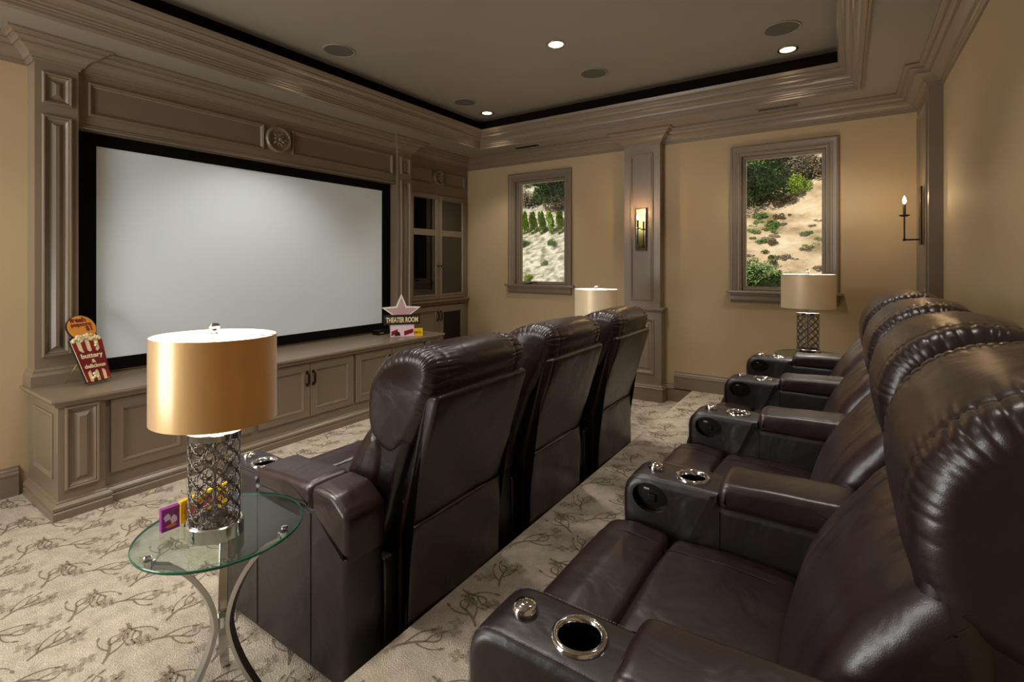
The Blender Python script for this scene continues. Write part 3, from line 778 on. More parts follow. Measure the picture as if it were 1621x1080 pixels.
def make_recliner(name='recliner'):
    r = empty(name)
    def s(nm, P, y0, y1, rr, m='leather', **k):
        bm = bmesh.new(); slab(bm, P, y0, y1, rr, **k); return obj(nm, bm, m, r, smooth=True, angle=60)
    H = .350
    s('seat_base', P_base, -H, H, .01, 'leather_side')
    se = s('seat_cushion', P_seat, -.350, .350, .028, crown=.014, ny=14, disp=wr_soft)
    for y in (-.245, .245):
        bm = bmesh.new(); seam_between(bm, P_seat, (-.778, .44), (-.45, .48), y, .014*(1-.49)+.0005); obj('seam', bm, 'seam_thread', se)
    ro = s('footrest', P_roll, -.350, .350, .030, crown=.010, ny=14, disp=wr_soft)
    for y in (-.245, .245):
        bm = bmesh.new(); seam_between(bm, P_roll, (-.79, .47), (-1.03, .2), y, .0055); obj('seam', bm, 'seam_thread', ro)
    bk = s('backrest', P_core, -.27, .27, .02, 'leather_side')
    bm = bmesh.new(); slab(bm, P_lum, -.332, .332, .055, crown=.018, ny=48, disp=wr_lum); lu = obj('lumbar_cushion', bm, 'leather', bk, smooth=True, angle=70)
    for y in (-.20, .20):
        bm = bmesh.new(); Pd = [p for p in P_lum]; Nn = normals(P_lum); i0 = idx_near(P_lum, -.40, .47); i1 = idx_near(P_lum, -.19, .875)
        if i1 < i0: i1 += len(P_lum)
        pts = []
        for i in range(i0, i1):
            i = i % len(P_lum); arc = sum((P_lum[k]-P_lum[k-1]).length for k in range(1, i+1)); t = y/.332
            q = P_lum[i]+Nn[i]*(.018*(1-t*t)+wr_lum(P_lum[i], y, arc, t)+.0012); pts.append((q.x, y, q.y))
        tube(bm, pts, .0018, 5); obj('seam', bm, 'seam_thread', lu)
    bm = bmesh.new(); slab(bm, P_head, -.325, .325, .055, crown=.010, ny=56, nr=9, disp=wr_head); hd = obj('headrest', bm, 'leather', bk, smooth=True, angle=70)
    for y in (-.228, .228):
        bm = bmesh.new(); Nn = normals(P_head); i0 = idx_near(P_head, -.20, .90); i1 = idx_near(P_head, .17, 1.15)
        pts = []; arc = 0
        for i in range(1, i1):
            arc += (P_head[i]-P_head[i-1]).length
            if i < i0 or i % 2: continue
            t = y/.325; q = P_head[i]+Nn[i]*(.010*(1-t*t)+wr_head(P_head[i], y, arc, t)+.0022); pts.append((q.x, y, q.y))
        tube(bm, pts, .0018, 5); obj('seam', bm, 'seam_thread', hd)
    bm = bmesh.new(); slab(bm, P_side, -.317, .317, .04, ny=6, disp=wr_soft); obj('side_bolster', bm, 'leather_side', bk, smooth=True, angle=60)
    s('back_panel', P_shell, -.308, .308, .018, 'leather', crown=.004, ny=8, disp=wr_soft)
    p = s('pocket', P_pock, -.300, .300, .008, 'leather', crown=.006, ny=18, disp=wr_pocket)
    return r
rec0 = make_recliner(); armA = make_arm(False); armB = make_arm(True)
PITCH = .885
used = {'r': False, 'A': False, 'B': False}
def place_row(y_first_arm, x, z, n, labels, group):
    for i in range(n):
        if not used['r']: r = rec0; used['r'] = True
        else:
            r = rec0.copy(); COL.objects.link(r)
            for ch in rec_children: copy_tree(ch, r)
        r.location = (x, y_first_arm+PITCH*(i+.5), z)
        tag(r, labels[i], 'recliner', group)
        arms = [(-PITCH/2, armA if i == 0 else armB)]
        if i == n-1: arms.append((PITCH/2, armB))
        for y, src in arms:
            a = copy_tree(src); a.parent = r; a.location = (0, y, 0)
rec_children = list(rec0.children)
place_row(1.22, -1.42, 0, 3, ['dark brown leather recliner nearest the glass table, seen from behind', 'dark brown leather recliner in the middle of the front row', 'dark brown leather recliner at the far end of the front row'], 'front row of leather recliners')
place_row(.894, .30, RZ, 4, ['dark brown leather recliner at the near end of the raised back row', 'second dark brown leather recliner from the camera in the raised back row', 'third dark brown leather recliner from the camera in the raised back row', 'dark brown leather recliner beside the far lamp at the end of the back row'], 'raised back row of leather recliners')
def kill(o):
    for ch in list(o.children): kill(ch)
    bpy.data.objects.remove(o)
kill(armA); kill(armB)

# ------------------------------------------------------------------ glass side tables and lamps
TZ = .63
def make_table():
    r = empty('side_table')
    bm = bmesh.new()
    lathe(bm, [(0, TZ-.010), (.2575, TZ-.010)], n=72); lathe(bm, [(.2575, TZ), (0, TZ)], n=72)
    lathe(bm, [(.2575, TZ-.010), (.2600, TZ-.008), (.2600, TZ-.002), (.2575, TZ)], n=72)
    for f in bm.faces:
        f.material_index = 1 if abs(f.normal.z) < .8 or f.calc_area() < .0002 and False else 0
    bm.normal_update()
    for f in bm.faces: f.material_index = 0 if abs(f.normal.z) > .95 else 1
    obj('table_top', bm, ['table_glass', 'glass_edge'], r, smooth=True, angle=30)
    legs = []
    for k, a in enumerate(LEG_AZ):
        d = Vector((math.cos(a), math.sin(a), 0)); wd = Vector((-d.y, d.x, 0)); pts = []
        n = 22
        for i in range(n+1):
            t = i/n; z = (TZ-.03)*(1-t)
            # C curve: radius .225 at the top, .022 in the middle, .20 on the floor
            u = (t-.50)/.5
            q = 1-math.sqrt(max(0, 1-min(1, abs(u))**2.0)); p_ = abs(u)**1.6
            rad = .026+(.190*(q+p_)/2 if u < 0 else .185*(.25*q+.75*p_))
            pts.append(d*rad+Vector((0, 0, z)))
        bm = bmesh.new(); strip_bar(bm, pts, .030, .016, wd); bevel_all(bm, .0015, 1)
        lg = obj('leg', bm, 'chrome_brushed', r, smooth=True, angle=35)
        bm = bmesh.new(); q = d*.222
        lathe(bm, [(0, TZ-.034), (.013, TZ-.034), (.013, TZ-.011), (0, TZ-.011)], q.x, q.y, 16)
        tube(bm, [q-d*.02+Vector((0, 0, TZ-.022)), q+d*.012+Vector((0, 0, TZ-.022))], .009, 8)
        lathe(bm, [(.012, TZ+.0005), (.010, TZ+.005), (0, TZ+.006)], q.x, q.y, 16)
        obj('clip', bm, 'chrome', lg, smooth=True, angle=35)
    bm = bmesh.new(); lathe(bm, [(0, .285), (.018, .285), (.018, .32), (0, .32)], n=20); obj('hub', bm, 'chrome', r, smooth=True, angle=35)
    return r
LEG_AZ = [R(151), R(31), R(269)]
LAX, LAY = .200, .165
def make_lamp(shade_mat):
    r = empty('table_lamp')
    a, b = .088, .073
    def ell(rr, z, n=48): return [(rr*a*math.cos(2*PI*i/n), rr*b*math.sin(2*PI*i/n), z) for i in range(n)]
    bm = bmesh.new(); lathe(bm, [(0, 0), (1.0, 0), (1.06, .004), (1.06, .046), (1.0, .050), (.94, .050), (.94, .010), (0, .010)], n=56, sx=a, sy=b)
    obj('base', bm, 'chrome', r, smooth=True, angle=35)
    bm = bmesh.new(); lathe(bm, [(.99, .034), (.99, .345)], n=56, sx=a, sy=b); obj('glass_sleeve', bm, 'sleeve_glass', r, smooth=True, angle=40)
    # quatrefoil lattice wrapped round the oval
    bm = bmesh.new(); n = 8; rows = 5; h0, h1 = .050, .335; dh = (h1-h0)/rows
    def wrap(u, v):  # u in turns
        t = 2*PI*u; return (.90*a*math.cos(t), .90*b*math.sin(t), min(h1, max(h0, v)))
    for i in range(n):
        for j in range(-1, rows*2+1):
            cu = (i+(.5 if j % 2 else 0))/n; cv = h0+dh*(j*.5+.5)
            if cv < h0-.02 or cv > h1+.02: continue
            pts = []
            m = 28
            for k in range(m):
                th = 2*PI*k/m; q = .5*(1-.20*abs(math.cos(2*th))**.8*(-1)-.16)*1.0
                rr = .375+.125*math.cos(4*th)+.03*(1-math.cos(8*th))*.5
                pts.append(wrap(cu+rr*math.cos(th)/n, cv+rr*math.sin(th)*dh*1.04))
            tube(bm, pts, .0023, 5, closed=True)
    for zz in (h0, h1): tube(bm, [(.9*a*math.cos(2*PI*i/40), .9*b*math.sin(2*PI*i/40), zz) for i in range(40)], .003, 5, closed=True)
    obj('lattice', bm, 'dark_nickel', r, smooth=True)
    bm = bmesh.new(); lathe(bm, [(0, .332), (1.0, .332), (1.0, .352), (.96, .354), (0, .354)], n=48, sx=a, sy=b); obj('top_cap', bm, 'chrome', r, smooth=True, angle=35)
    bm = bmesh.new(); tube(bm, [(0, 0, .01), (0, 0, .67)], .006, 10); lathe(bm, [(0, .354), (.016, .354), (.016, .42), (.02, .43), (0, .43)], n=16); obj('stem', bm, 'chrome_brushed', r, smooth=True, angle=40)
    bm = bmesh.new(); lathe(bm, [(0, .43), (.014, .44), (.030, .475), (.032, .50), (.022, .525), (0, .535)], n=16); obj('bulb', bm, 'bulb_soft', r, smooth=True)
    z0, z1 = .392, .675
    bm = bmesh.new(); lathe(bm, [(1., z0), (1., z1), (.990, z1), (.990, z0)], n=96, sx=LAX, sy=LAY, close=True)
    sh = obj('lamp_shade', bm, shade_mat, r, smooth=True, angle=40)
    bm = bmesh.new(); lathe(bm, [(.988, z0+.001), (.988, z1-.001), (.978, z1-.001), (.978, z0+.001)], n=96, sx=LAX, sy=LAY, close=True); obj('shade_liner', bm, 'shade_liner', sh, smooth=True, angle=40)
    bm = bmesh.new()
    for k in range(3):
        an = 2*PI*k/3+.5; tube(bm, [(0, 0, z1-.012), (LAX*.98*math.cos(an), LAY*.98*math.sin(an), z1-.006)], .0015, 5)
    obj('shade_spider', bm, 'chrome_brushed', sh)
    bm = bmesh.new(); lathe(bm, [(0, .668), (.013, .668), (.013, .680), (.007, .684), (.007, .690), (.016, .698), (.017, .706), (.012, .714), (0, .717)], n=20); obj('finial', bm, 'chrome', r, smooth=True, angle=35)
    return r
tb = make_table(); lp = make_lamp('shade_gold')
spots = [((-1.805, .868, 0), (-1.775, .828), R(28), 'round glass side table on curved chrome legs beside the nearest front recliner', 'gold drum table lamp with pierced chrome base on the near glass table'),
         ((-1.93, 4.26, 0), (-1.93, 4.27), R(10), 'round glass side table past the far end of the front row', 'gold drum table lamp coloured pale as if brightly lit, past the front row, below the pilaster sconce'),
         ((-.25, 4.85, RZ), (-.26, 4.83), R(0), 'round glass side table at the far end of the back row', 'gold drum table lamp coloured pale as if brightly lit, in front of the right window')]
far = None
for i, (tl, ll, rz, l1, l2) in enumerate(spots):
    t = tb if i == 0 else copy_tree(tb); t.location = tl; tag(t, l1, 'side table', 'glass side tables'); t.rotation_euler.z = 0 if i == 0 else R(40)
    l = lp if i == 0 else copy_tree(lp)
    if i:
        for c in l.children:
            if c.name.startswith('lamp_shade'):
                if far is None: far = c.data.copy(); far.materials.clear(); far.materials.append(MATS['shade_gold_lit'])
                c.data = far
    l.location = (ll[0], ll[1], tl[2]+TZ+.001); l.rotation_euler.z = rz; tag(l, l2, 'table lamp', 'matching table lamps')

# ------------------------------------------------------------------ small things
def candy(name, loc, rz, dims, m, label, extra=None, tilt=0):
    r = empty(name, loc, rz); r.rotation_euler = (0, tilt, rz); tag(r, label, 'candy box')
    bm = bmesh.new(); box(bm, 0, dims[0], 0, dims[1], 0, dims[2]); bevel_all(bm, .0012, 1); obj('carton', bm, m, r)
    if extra: extra(r, dims)
    return r
def blobs(r, dims, specs):
    for (u, v, ru, rv, m) in specs:
        bm = bmesh.new()
        n = 14; vs = [bm.verts.new((dims[0]*u+ru*math.cos(2*PI*k/n)*(1+.2*math.sin(3*k)), -.0006, dims[2]*v+rv*math.sin(2*PI*k/n)*(1+.2*math.cos(2*k)))) for k in range(n)]
        bm.faces.new(vs); obj('print', bm, m, r)
zt = TZ+.001
candy('candy_box', (-1.930, .793, zt), R(101), (.175, .02, .080), 'box_yellow', 'yellow and red candy box on the near glass table behind the lamp',
      lambda r, d: blobs(r, d, [(.10, .5, .012, .03, 'box_orange'), (.30, .42, .024, .022, 'box_red'), (.48, .5, .026, .026, 'box_red'), (.38, .65, .02, .01, 'box_orange'), (.8, .45, .02, .02, 'box_orange')]))
candy('candy_box', (-1.925, .728, zt), R(88), (.055, .02, .078), 'box_purple', 'small purple candy box on the near glass table, left of the yellow box',
      lambda r, d: blobs(r, d, [(.3, .6, .010, .012, 'box_pink'), (.65, .45, .010, .014, 'box_pink'), (.5, .2, .016, .006, 'box_orange'), (.8, .75, .008, .008, 'sign_darkred')]))

# popcorn sign on an easel, on the console
CT = .728
def frame_to(ax, ay, org):
    """matrix with local x along ax (right on the face), local y along ay (up the face)"""
    ax = Vector(ax).normalized(); ay = Vector(ay).normalized(); az = ax.cross(ay)
    M = Matrix.Identity(4)
    for i in range(3): M[i][0] = ax[i]; M[i][1] = ay[i]; M[i][2] = az[i]
    M.translation = Vector(org); return M
pan = R(-20)
rt = Vector((math.sin(pan), math.cos(pan), 0)); bkw = Vector((-math.cos(pan), math.sin(pan), 0))
lean = R(24)
up = Vector((0, 0, 1))*math.cos(lean)+bkw*math.sin(lean)
# roll of the face so the sign leans to its left as in the photo
SO = Vector((-4.228, 1.227, CT+.022))
Mx = frame_to(rt, up, SO)
r = empty('popcorn_sign', (SO.x, SO.y, CT)); tag(r, 'popcorn box shaped sign on a wire easel at the left end of the console', 'sign')
T0 = Matrix.Translation(-Vector((SO.x, SO.y, CT)))
def put(nm, bm, m, parent=r, **k):
    bm.transform(T0 @ Mx); return obj(nm, bm, m, parent, **k)
def plate(pts, z0, z1):
    bm = bmesh.new(); a = [bm.verts.new((x, y, z0)) for x, y in pts]; b = [bm.verts.new((x, y, z1)) for x, y in pts]
    bm.faces.new(a[::-1]); bm.faces.new(b)
    for i in range(len(pts)): bm.faces.new((a[i], a[(i+1) % len(pts)], b[(i+1) % len(pts)], b[i]))
    return bm
tw, bw, H1 = .098, .075, .30
circ = [(math.cos(t)*.093, .385+math.sin(t)*.093) for t in [R(-35)+i*R(250)/24 for i in range(25)]]
edge = [(-bw-.004, -.004), (bw+.004, -.004), (tw+.006, H1)]+circ+[(-tw-.006, H1)]
put('board', plate(edge, -.012, 0), 'sign_edge')
put('disc', plate([(x*.95, .385+(y-.385)*.95) for x, y in [(math.cos(t)*.093, .385+math.sin(t)*.093) for t in [i*2*PI/36 for i in range(36)]]], .0, .003), 'sign_orange')
W_ = lambda y: bw+(tw-bw)*y/H1
put('bucket', plate([(-bw, 0), (bw, 0), (tw, H1), (-tw, H1)], 0, .004), 'sign_cream')
for k in range(7):
    if k % 2 == 0:
        f0, f1 = -1+k*2/7, -1+(k+1)*2/7
        for y0, y1 in ((.0, .075), (.215, H1-.004)):
            put('stripe', plate([(W_(y0)*f0, y0), (W_(y0)*f1, y0), (W_(y1)*f1, y1), (W_(y1)*f0, y1)], .004, .0055), 'sign_red')
zz = [(-W_(.08), .075)]+[(-W_(.08)+2*W_(.08)*i/8, .060 if i % 2 else .080) for i in range(1, 8)]+[(W_(.08), .075), (W_(.2), .21)]+[(W_(.2)-2*W_(.2)*i/8, .225 if i % 2 else .205) for i in range(1, 8)]+[(-W_(.2), .21)]
put('banner', plate(zz, .0056, .0072), 'sign_darkred')
bm = bmesh.new(); random.seed(3)
for k in range(46):
    x = random.uniform(-.088, .088); y = H1-.012+random.uniform(0, .048)*(1-(x/.1)**2)
    bmesh.ops.create_icosphere(bm, subdivisions=1, radius=random.uniform(.009, .015), matrix=Matrix.Translation((x, y, .006)) @ Matrix.Diagonal((1, 1, .5, 1)))
for x, y in ((-.02, .03), (-.035, .02), (-.005, .022), (-.02, .05), (.045, .245), (.055, .262)):
    bmesh.ops.create_icosphere(bm, subdivisions=1, radius=.012, matrix=Matrix.Translation((x, y, .008)) @ Matrix.Diagonal((1, 1, .5, 1)))
put('popcorn', bm, 'sign_cream', smooth=True)['kind'] = 'stuff'
def ttext(s, size, m, x, y, z, parent=r, **k):
    B = Mx.to_3x3(); p = Mx @ Vector((x, y, z)) - Vector((SO.x, SO.y, CT))
    return text_mesh('lettering', s, size, m, p, [B.col[0], B.col[1], B.col[2]], parent, depth=.0008, bold=size*.03, **k)
ttext('fresh', .050, 'sign_darkred', -.012, .428, .004); ttext('popcorn', .038, 'sign_darkred', 0, .398, .004); ttext('$1', .046, 'sign_darkred', .044, .362, .004)
ttext('buttery', .046, 'sign_cream', 0, .165, .0078); ttext('&', .036, 'sign_cream', 0, .128, .0078); ttext('delicious', .038, 'sign_cream', 0, .093, .0078)
bm = bmesh.new()
for s in (-1, 1):
    a = Mx @ Vector((s*.045, .20, -.014)); b = Mx @ Vector((s*.05, -.006, -.014)); c = Mx @ Vector((s*.05, -.008, .02)); d = Mx @ Vector((s*.05, .006, .024))
    f = b.copy(); f.z = CT+.003
    tube(bm, [a, b, c, d], .0026, 6); tube(bm, [b, f], .0026, 6)
a1 = Mx @ Vector((-.045, .19, -.014)); l1 = Vector((-4.372, 1.085, CT+.003))
tube(bm, [Mx @ Vector((-.045, .19, -.014)), Mx @ Vector((.045, .19, -.014))], .0026, 6); tube(bm, [a1, l1], .0026, 6)
bm.transform(T0); obj('easel', bm, 'gold_wire', r, smooth=True)

# theater room sign: star on boards
def board(name, loc, pan_, label, cat):
    r = empty(name, loc); tag(r, label, cat)
    rt_ = Vector((math.sin(pan_), math.cos(pan_), 0)); B = [rt_, Vector((0, 0, 1)), rt_.cross(Vector((0, 0, 1)))]
    M = frame_to(B[0], B[1], (0, 0, 0)); return r, M, B
pan2 = R(38)
r, M, B = board('theater_sign', (-4.12, 3.885, CT), pan2, 'star topped sign reading THEATER ROOM at the right end of the console', 'sign')
def put2(nm, bm, m, parent=None, **k): bm.transform(M); return obj(nm, bm, m, parent or r, **k)
put2('base_board', plate([(-.11, 0), (.15, 0), (.15, .135), (-.11, .135)], -.015, .004), 'box_pink')
put2('name_board', plate([(-.18, .135), (.215, .135), (.215, .245), (-.18, .245)], -.012, .012), 'sign_brown')
def star(R1, R2, cy, sx): return [(sx*(R1 if k % 2 == 0 else R2)*math.sin(k*PI/5), cy+(R1 if k % 2 == 0 else R2)*math.cos(k*PI/5)) for k in range(10)]
st = [(x+.01, max(y, .24)) for x, y in star(.215, .095, .262, 1.05)]
put2('star_border', plate(st, -.014, .004), 'sign_white')
st = [(x+.01, max(y, .243)) for x, y in star(.175, .074, .262, 1.05)]
put2('star', plate(st, .004, .007), 'sign_pink')
p = M @ Vector((.018, .162, .0125)); text_mesh('lettering', 'THEATER ROOM', .078, 'sign_cream', p, B, r, depth=.001, bold=.0028, sx=.60)
for k, (x0, x1, m) in enumerate(((-.10, -.03, 'sign_red'), (.04, .14, 'sign_red'))):
    put2('print', plate([(x0, .01), (x1, .04), (x1, .085), (x0, .06)], .004, .006), m)
put2('print', plate([(-.07, .01), (0, .01), (-.01, .05), (-.04, .06)], .004, .007), 'sign_brown')
r, M, B = board('candy_box', (-4.03, 4.0, CT), pan2, 'yellow candy carton in front of the star sign on the console', 'candy box')
put2('carton', plate([(-.07, 0), (.10, 0), (.10, .085), (-.07, .085)], -.025, .0), 'box_yellow')
p = M @ Vector((.018, .026, .001)); text_mesh('lettering', "m&m's", .054, 'sign_brown', p, B, r, depth=.0006, bold=.001, sx=.85)
# low black set-top device at the foot of the screen
r = empty('black_media_box', (-4.45, 3.93, CT)); tag(r, 'small black media box behind the star sign against the screen', 'device')
bm = bmesh.new(); box(bm, -.05, .05, -.12, .10, 0, .05); bevel_all(bm, .004); obj('case', bm, 'black_plastic', r)
bm = bmesh.new(); box(bm, .05, .052, -.10, -.04, .015, .03); obj('badge', bm, 'chrome_brushed', r)

# ------------------------------------------------------------------ hillside outside
mat('leaf_green', srgb(92, 118, 50), rough=.6, var=.35, vscale=3)
mat('leaf_dark', srgb(52, 74, 34), rough=.6, var=.35, vscale=3)
mat('leaf_bright', srgb(128, 150, 40), rough=.6, var=.3, vscale=3)
mat('leaf_dry', srgb(120, 108, 78), rough=.7, var=.3, vscale=4)
pb = MATS['shade_gold'].node_tree.nodes['Principled BSDF']; pb.inputs['Coat Weight'].default_value = .5; pb.inputs['Coat Roughness'].default_value = .18; pb.inputs['Coat IOR'].default_value = 1.8
for nm, tr in (('shade_gold', .24), ('shade_gold_lit', .25)):
    nt = MATS[nm].node_tree; pb = nt.nodes['Principled BSDF']; out = nt.nodes['Material Output']
    t = nt.nodes.new('ShaderNodeBsdfTranslucent'); t.inputs[0].default_value = pb.inputs['Base Color'].default_value
    mx = nt.nodes.new('ShaderNodeMixShader'); mx.inputs[0].default_value = tr
    nt.links.new(pb.outputs[0], mx.inputs[1]); nt.links.new(t.outputs[0], mx.inputs[2]); nt.links.new(mx.outputs[0], out.inputs[0])
nt = MATS['shade_liner'].node_tree; pb = nt.nodes['Principled BSDF']; out = nt.nodes['Material Output']
t = nt.nodes.new('ShaderNodeBsdfTranslucent'); mx = nt.nodes.new('ShaderNodeMixShader'); mx.inputs[0].default_value = .3
nt.links.new(pb.outputs[0], mx.inputs[1]); nt.links.new(t.outputs[0], mx.inputs[2]); nt.links.new(mx.outputs[0], out.inputs[0])
def hill_mat():
    m = bpy.data.materials.new('hill_soil'); m.use_nodes = True; nt = m.node_tree; b = nt.nodes['Principled BSDF']; L = nt.links
    b.inputs['Roughness'].default_value = .95; b.inputs['Specular IOR Level'].default_value = .1
    tc = nt.nodes.new('ShaderNodeTexCoord'); n = nt.nodes.new('ShaderNodeTexNoise'); n.inputs['Scale'].default_value = .9; n.inputs['Detail'].default_value = 9; n.inputs['Roughness'].default_value = .65
    L.new(tc.outputs['Object'], n.inputs['Vector'])
    cr = nt.nodes.new('ShaderNodeValToRGB'); e = cr.color_ramp.elements
    e[0].position = .32; e[0].color = srgb(120, 105, 70); e[1].position = .7; e[1].color = srgb(218, 200, 166)
    x = e.new(.48); x.color = srgb(186, 160, 124)
    L.new(n.outputs['Fac'], cr.inputs[0])
    cr2 = nt.nodes.new('ShaderNodeValToRGB'); e = cr2.color_ramp.elements
    e[0].position = .35; e[0].color = srgb(118, 108, 84); e[1].position = .62; e[1].color = srgb(196, 188, 162)
    n2 = nt.nodes.new('ShaderNodeTexNoise'); n2.inputs['Scale'].default_value = 5; n2.inputs['Detail'].default_value = 6; L.new(tc.outputs['Object'], n2.inputs['Vector']); L.new(n2.outputs['Fac'], cr2.inputs[0])
    sp = nt.nodes.new('ShaderNodeSeparateXYZ'); L.new(tc.outputs['Object'], sp.inputs[0])
    mr = nt.nodes.new('ShaderNodeMapRange'); mr.inputs['From Min'].default_value = -5.2; mr.inputs['From Max'].default_value = -4.2; L.new(sp.outputs['X'], mr.inputs['Value'])
    mx = nt.nodes.new('ShaderNodeMix'); mx.data_type = 'RGBA'; L.new(mr.outputs[0], mx.inputs['Factor']); L.new(cr2.outputs[0], mx.inputs['A']); L.new(cr.outputs[0], mx.inputs['B'])
    L.new(mx.outputs['Result'], b.inputs['Base Color'])
    bp = nt.nodes.new('ShaderNodeBump'); bp.inputs['Strength'].default_value = .8; bp.inputs['Distance'].default_value = .1; L.new(n.outputs['Fac'], bp.inputs['Height']); L.new(bp.outputs['Normal'], b.inputs['Normal'])
    MATS['hill_soil'] = m
hill_mat()
def hz(x, y): 
    return -1.2+(y-9)*.62+.35*noise.noise(Vector((x*.3, y*.3, 0)))+.10*noise.noise(Vector((x*1.3, y*1.3, 4)))
bm = bmesh.new(); nx, ny = 90, 80; G = []
for j in range(ny+1):
    y = 7.0+j*.5; G.append([bm.verts.new((x, y, hz(x, y))) for x in [-32+i*.5 for i in range(nx+1)]])
for j in range(ny):
    for i in range(nx): bm.faces.new((G[j][i], G[j][i+1], G[j+1][i+1], G[j+1][i]))
tag(obj('hillside', bm, 'hill_soil', smooth=True), 'dry sloping hillside of tan soil and grass outside the windows', 'hill', kind='structure')
def bush_mesh(seed, n, leaf, tall=1., cone=0.):
    rnd = random.Random(seed); bm = bmesh.new()
    lob = [Vector((rnd.uniform(-.5, .5), rnd.uniform(-.5, .5), rnd.uniform(.25, .8)*tall)) for _ in range(9)]
    for _ in range(n):
        c = rnd.choice(lob); d = Vector((rnd.gauss(0, 1), rnd.gauss(0, 1), rnd.gauss(0, 1))).normalized()*rnd.uniform(.24, .40)
        p = c+d; p.z = max(.02, p.z)
        if cone: p.x *= .45*(1.2-p.z/tall*.6); p.y *= .45*(1.2-p.z/tall*.6)
        u = Vector((rnd.gauss(0, 1), rnd.gauss(0, 1), rnd.gauss(0, 1))).normalized()*leaf; v = u.orthogonal().normalized()*leaf*.6
        bm.faces.new([bm.verts.new(q) for q in (p-u, p+v, p+u, p-v)])
    return bm
def bush(proto, loc, s, m, label, cat='bush', group=None, name='bush'):
    if proto not in PB:
        seed, n, leaf, tall, cone = PROTO[proto]; bmx = bush_mesh(seed, n, leaf, tall, cone); me = bpy.data.meshes.new(proto); bmx.to_mesh(me); bmx.free(); PB[proto] = me
    key = proto+m
    if key not in PB:
        me = PB[proto].copy(); me.materials.clear(); me.materials.append(MATS[m]); PB[key] = me
    o = link(bpy.data.objects.new(name, PB[key])); o.location = loc; o.scale = (s, s, s); o.rotation_euler.z = random.uniform(0, 6); tag(o, label, cat, group); return o
PB = {}; PROTO = {'round': (1, 2600, .05, 1., 0), 'tree': (2, 4200, .045, 1.3, 0), 'column': (3, 1800, .06, 2., 1), 'tuft': (4, 500, .10, .6, 0)}
def hit(px, py):
    """where the view ray through photo pixel meets the hillside"""
    yaw = R(33.97); F = 783.; a = (px-810.5)/F; b = (416.5-py)/F
    d = Vector((-math.sin(yaw)+a*math.cos(yaw), math.cos(yaw)+a*math.sin(yaw), b)); o = Vector((0, 0, 1.55)); t = 7.2/d.y
    while t*d.y < 46:
        p = o+d*t
        if p.z < hz(p.x, p.y): return p
        t += .05
    return o+d*t
random.seed(5)
for i, px in enumerate((829, 842, 856, 871, 885)):
    p = hit(px, 371); bush('column', (p.x, p.y, p.z-.1), .50, 'leaf_bright', 'upright green shrub in the planted row seen through the left window', 'shrub', 'row of upright shrubs on the slope', 'shrub')
L1 = [(830, 389, .24, 'leaf_green', 'small shrub at the left edge of the pale slope through the left window'), (874, 388, .24, 'leaf_green', 'small dark shrub on the pale slope under the planted row'),
      (863, 420, .20, 'leaf_green', 'small shrub halfway down the pale slope, left window'), (837, 444, .24, 'leaf_bright', 'bright shrub at the foot of the pale slope, left window')]
for px, py, s, m, lab in L1:
    p = hit(px, py); bush('round', (p.x, p.y, p.z-.05), s, m, lab)
for px, py, s, m, lab in [(893, 322, 1.6, 'leaf_dark', 'dark tree at the upper right of the left window view'), (846, 292, 1.05, 'leaf_green', 'green tree at the upper left of the left window view'), (868, 290, 1.02, 'leaf_dry', 'grey bushy tree at the top middle of the left window view'),
      (880, 330, .7, 'leaf_dry', 'grey dry bush below the dark tree, left window'), (845, 325, .8, 'leaf_dry', 'grey brush patch above the planted row, left window'), (862, 318, .8, 'leaf_green', 'olive brush in the middle of the upper slope, left window')]:
    p = hit(px, py); bush('tree' if s > 1 else 'round', (p.x, p.y, p.z-.15), s, m, lab, 'tree' if s > 1 else 'bush', None, 'tree' if s > 1 else 'bush')
for px, py, s, m, lab in [(1192, 330, 1.15, 'leaf_dark', 'dark leafy tree at the left edge of the right window view'), (1205, 290, 1.5, 'leaf_green', 'green oak at the upper left of the right window view'), (1236, 272, 1.05, 'leaf_dark', 'dark oak at the top middle of the right window view'),
      (1222, 296, .9, 'leaf_green', 'green bush below the oaks, right window'), (1262, 303, .55, 'leaf_bright', 'olive bush right of the oaks, right window'), (1290, 282, .8, 'leaf_dry', 'grey bush at the upper right of the right window view'), (1268, 284, .9, 'leaf_dry', 'grey brush between the oaks and the right frame'),
      (1243, 323, .40, 'leaf_dry', 'rounded dry bush standing alone at the top of the tan slope'),
      (1197, 455, .62, 'leaf_green', 'green bush at the lower left of the right window view'), (1212, 462, .55, 'leaf_dark', 'dark bush at the foot of the slope behind the far lamp'), (1238, 452, .36, 'leaf_green', 'small green bush just left of the lamp shade, right window'), (1186, 440, .5, 'leaf_green', 'tall green bush against the left frame of the right window')]:
    p = hit(px, py); bush('tree' if s > 1 else 'round', (p.x, p.y, p.z-.1), s, m, lab, 'tree' if s > 1 else 'bush', None, 'tree' if s > 1 else 'bush')
for k in range(34):
    px, py = random.uniform(1184, 1300), random.uniform(340, 430)
    p = hit(px, py); bush('tuft', (p.x, p.y, p.z-.04), random.uniform(.10, .22), random.choice(['leaf_dry', 'leaf_dry', 'leaf_green']), 'small dry tuft scattered on the tan slope outside the right window', 'grass tuft', 'dry tufts on the tan slope', 'grass_tuft')
for k in range(10):
    px, py = random.uniform(1192, 1240), random.uniform(352, 372)
    p = hit(px, py); bush('tuft', (p.x, p.y, p.z-.04), random.uniform(.12, .20), 'leaf_green', 'olive tuft in the green patch halfway up the tan slope', 'grass tuft', 'olive tufts in the green patch', 'grass_tuft')

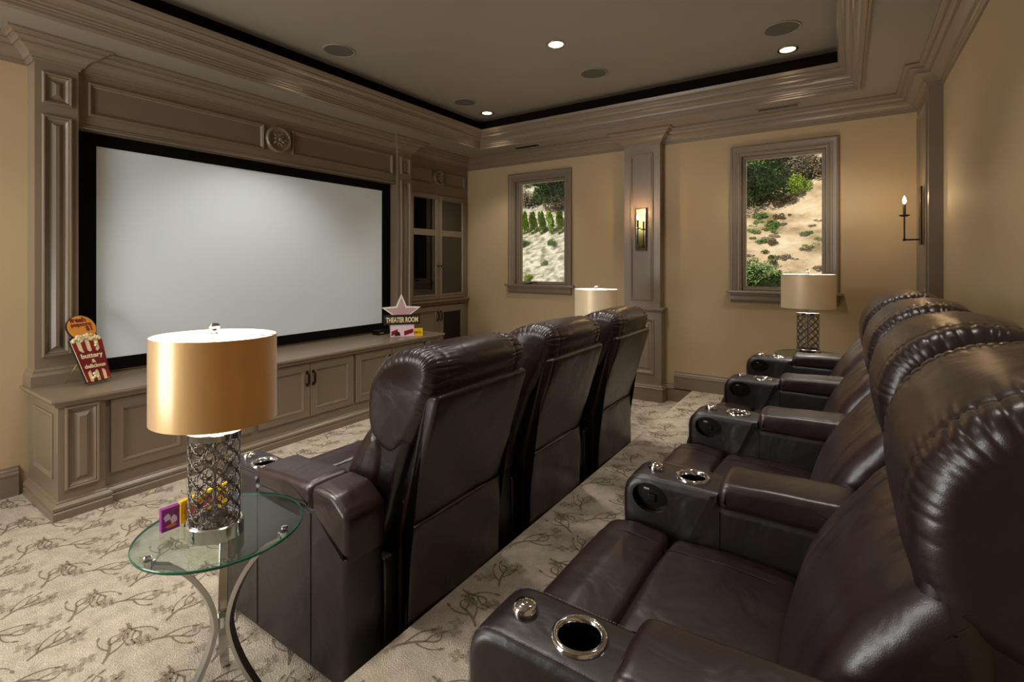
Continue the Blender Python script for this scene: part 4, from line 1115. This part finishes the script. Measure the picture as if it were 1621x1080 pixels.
# ------------------------------------------------------------------ lights
def light(kind, name, loc, energy, col=(1, 1, 1), rot=(0, 0, 0), **k):
    l = bpy.data.lights.new(name, kind); l.energy = energy; l.color = col
    for a, b in k.items(): setattr(l, a, b)
    o = link(bpy.data.objects.new(name, l)); o.location = loc; o.rotation_euler = rot; return o
def aim(o, tgt):
    d = Vector(tgt)-o.location; o.rotation_euler = d.to_track_quat('-Z', 'Y').to_euler()
WARM = (1, .935, .85)
for (x, y, _), e in zip(CANS, (130, 75, 75)): light('SPOT', 'ceiling_spot', (x, y, ZC-.02), e, WARM, spot_size=R(104), spot_blend=.6, shadow_soft_size=.12)
for x, y, e in ((-.41, 2.43, 60), (-3.62, 2.43, 110), (-2.0, 1.2, 120), (-2.0, 2.43, 60), (-3.62, 0.0, 75)): light('SPOT', 'ceiling_spot', (x, y, ZC-.02), e, WARM, spot_size=R(104), spot_blend=.6, shadow_soft_size=.12)  # added downlights with no fittings, put in to brighten seats and screen
for x, y, z in ((-1.775, .828, TZ), (-1.93, 4.27, TZ), (-.26, 4.83, RZ+TZ)):
    light('POINT', 'lamp_bulb', (x, y, z+.56), 16, (1, .92, .80), shadow_soft_size=.03)
light('POINT', 'sconce_bulb', (-1.925, 5.366, 2.14), 3, (1, .62, .30), shadow_soft_size=.02)
light('POINT', 'sconce_bulb', (.39, 5.15, 2.08), 3, (1, .62, .30), shadow_soft_size=.02)
a = light('AREA', 'fill_area', (-3.6, -1.5, 2.9), 60, (1, .985, .96), shape='RECTANGLE', size=1.7, size_y=1.1); aim(a, (-1.2, 3.2, .9))  # added fill light behind the camera, no fixture of the room
a = light('AREA', 'bounce_fill', (-3.0, -1.3, 1.0), 50, (1, .985, .96), shape='RECTANGLE', size=1.2, size_y=1.0); aim(a, (-2.3, 2.6, 3.3))  # added upward fill behind the camera to brighten ceiling and crown
s = light('SUN', 'sun', (0, 0, 30), 5.0, (1, .95, .86), angle=R(.6)); s.rotation_euler = (R(48), 0, R(-25))
w = bpy.data.worlds.new('world'); scene.world = w; w.use_nodes = True
nt = w.node_tree; bg = nt.nodes['Background']
sky = nt.nodes.new('ShaderNodeTexSky'); sky.sky_type = 'PREETHAM'; sky.turbidity = 3
sky.sun_direction = (.3, -.6, .74)
nt.links.new(sky.outputs[0], bg.inputs[0]); bg.inputs[1].default_value = .5

# ------------------------------------------------------------------ camera
cam = bpy.data.cameras.new('camera'); co = link(bpy.data.objects.new('camera', cam))
cam.sensor_fit = 'HORIZONTAL'; cam.sensor_width = 36; cam.lens = 36*783/1621
co.location = (0, 0, 1.55); co.rotation_euler = (R(90), 0, R(33.97))
cam.shift_y = -(540-416.5)/1621; cam.clip_start = .02; cam.clip_end = 300
scene.camera = co
scene.view_settings.view_transform = 'Standard'; scene.view_settings.look = 'None'
scene.view_settings.gamma = 1; scene.view_settings.use_curve_mapping = False
scene.view_settings.exposure = .2
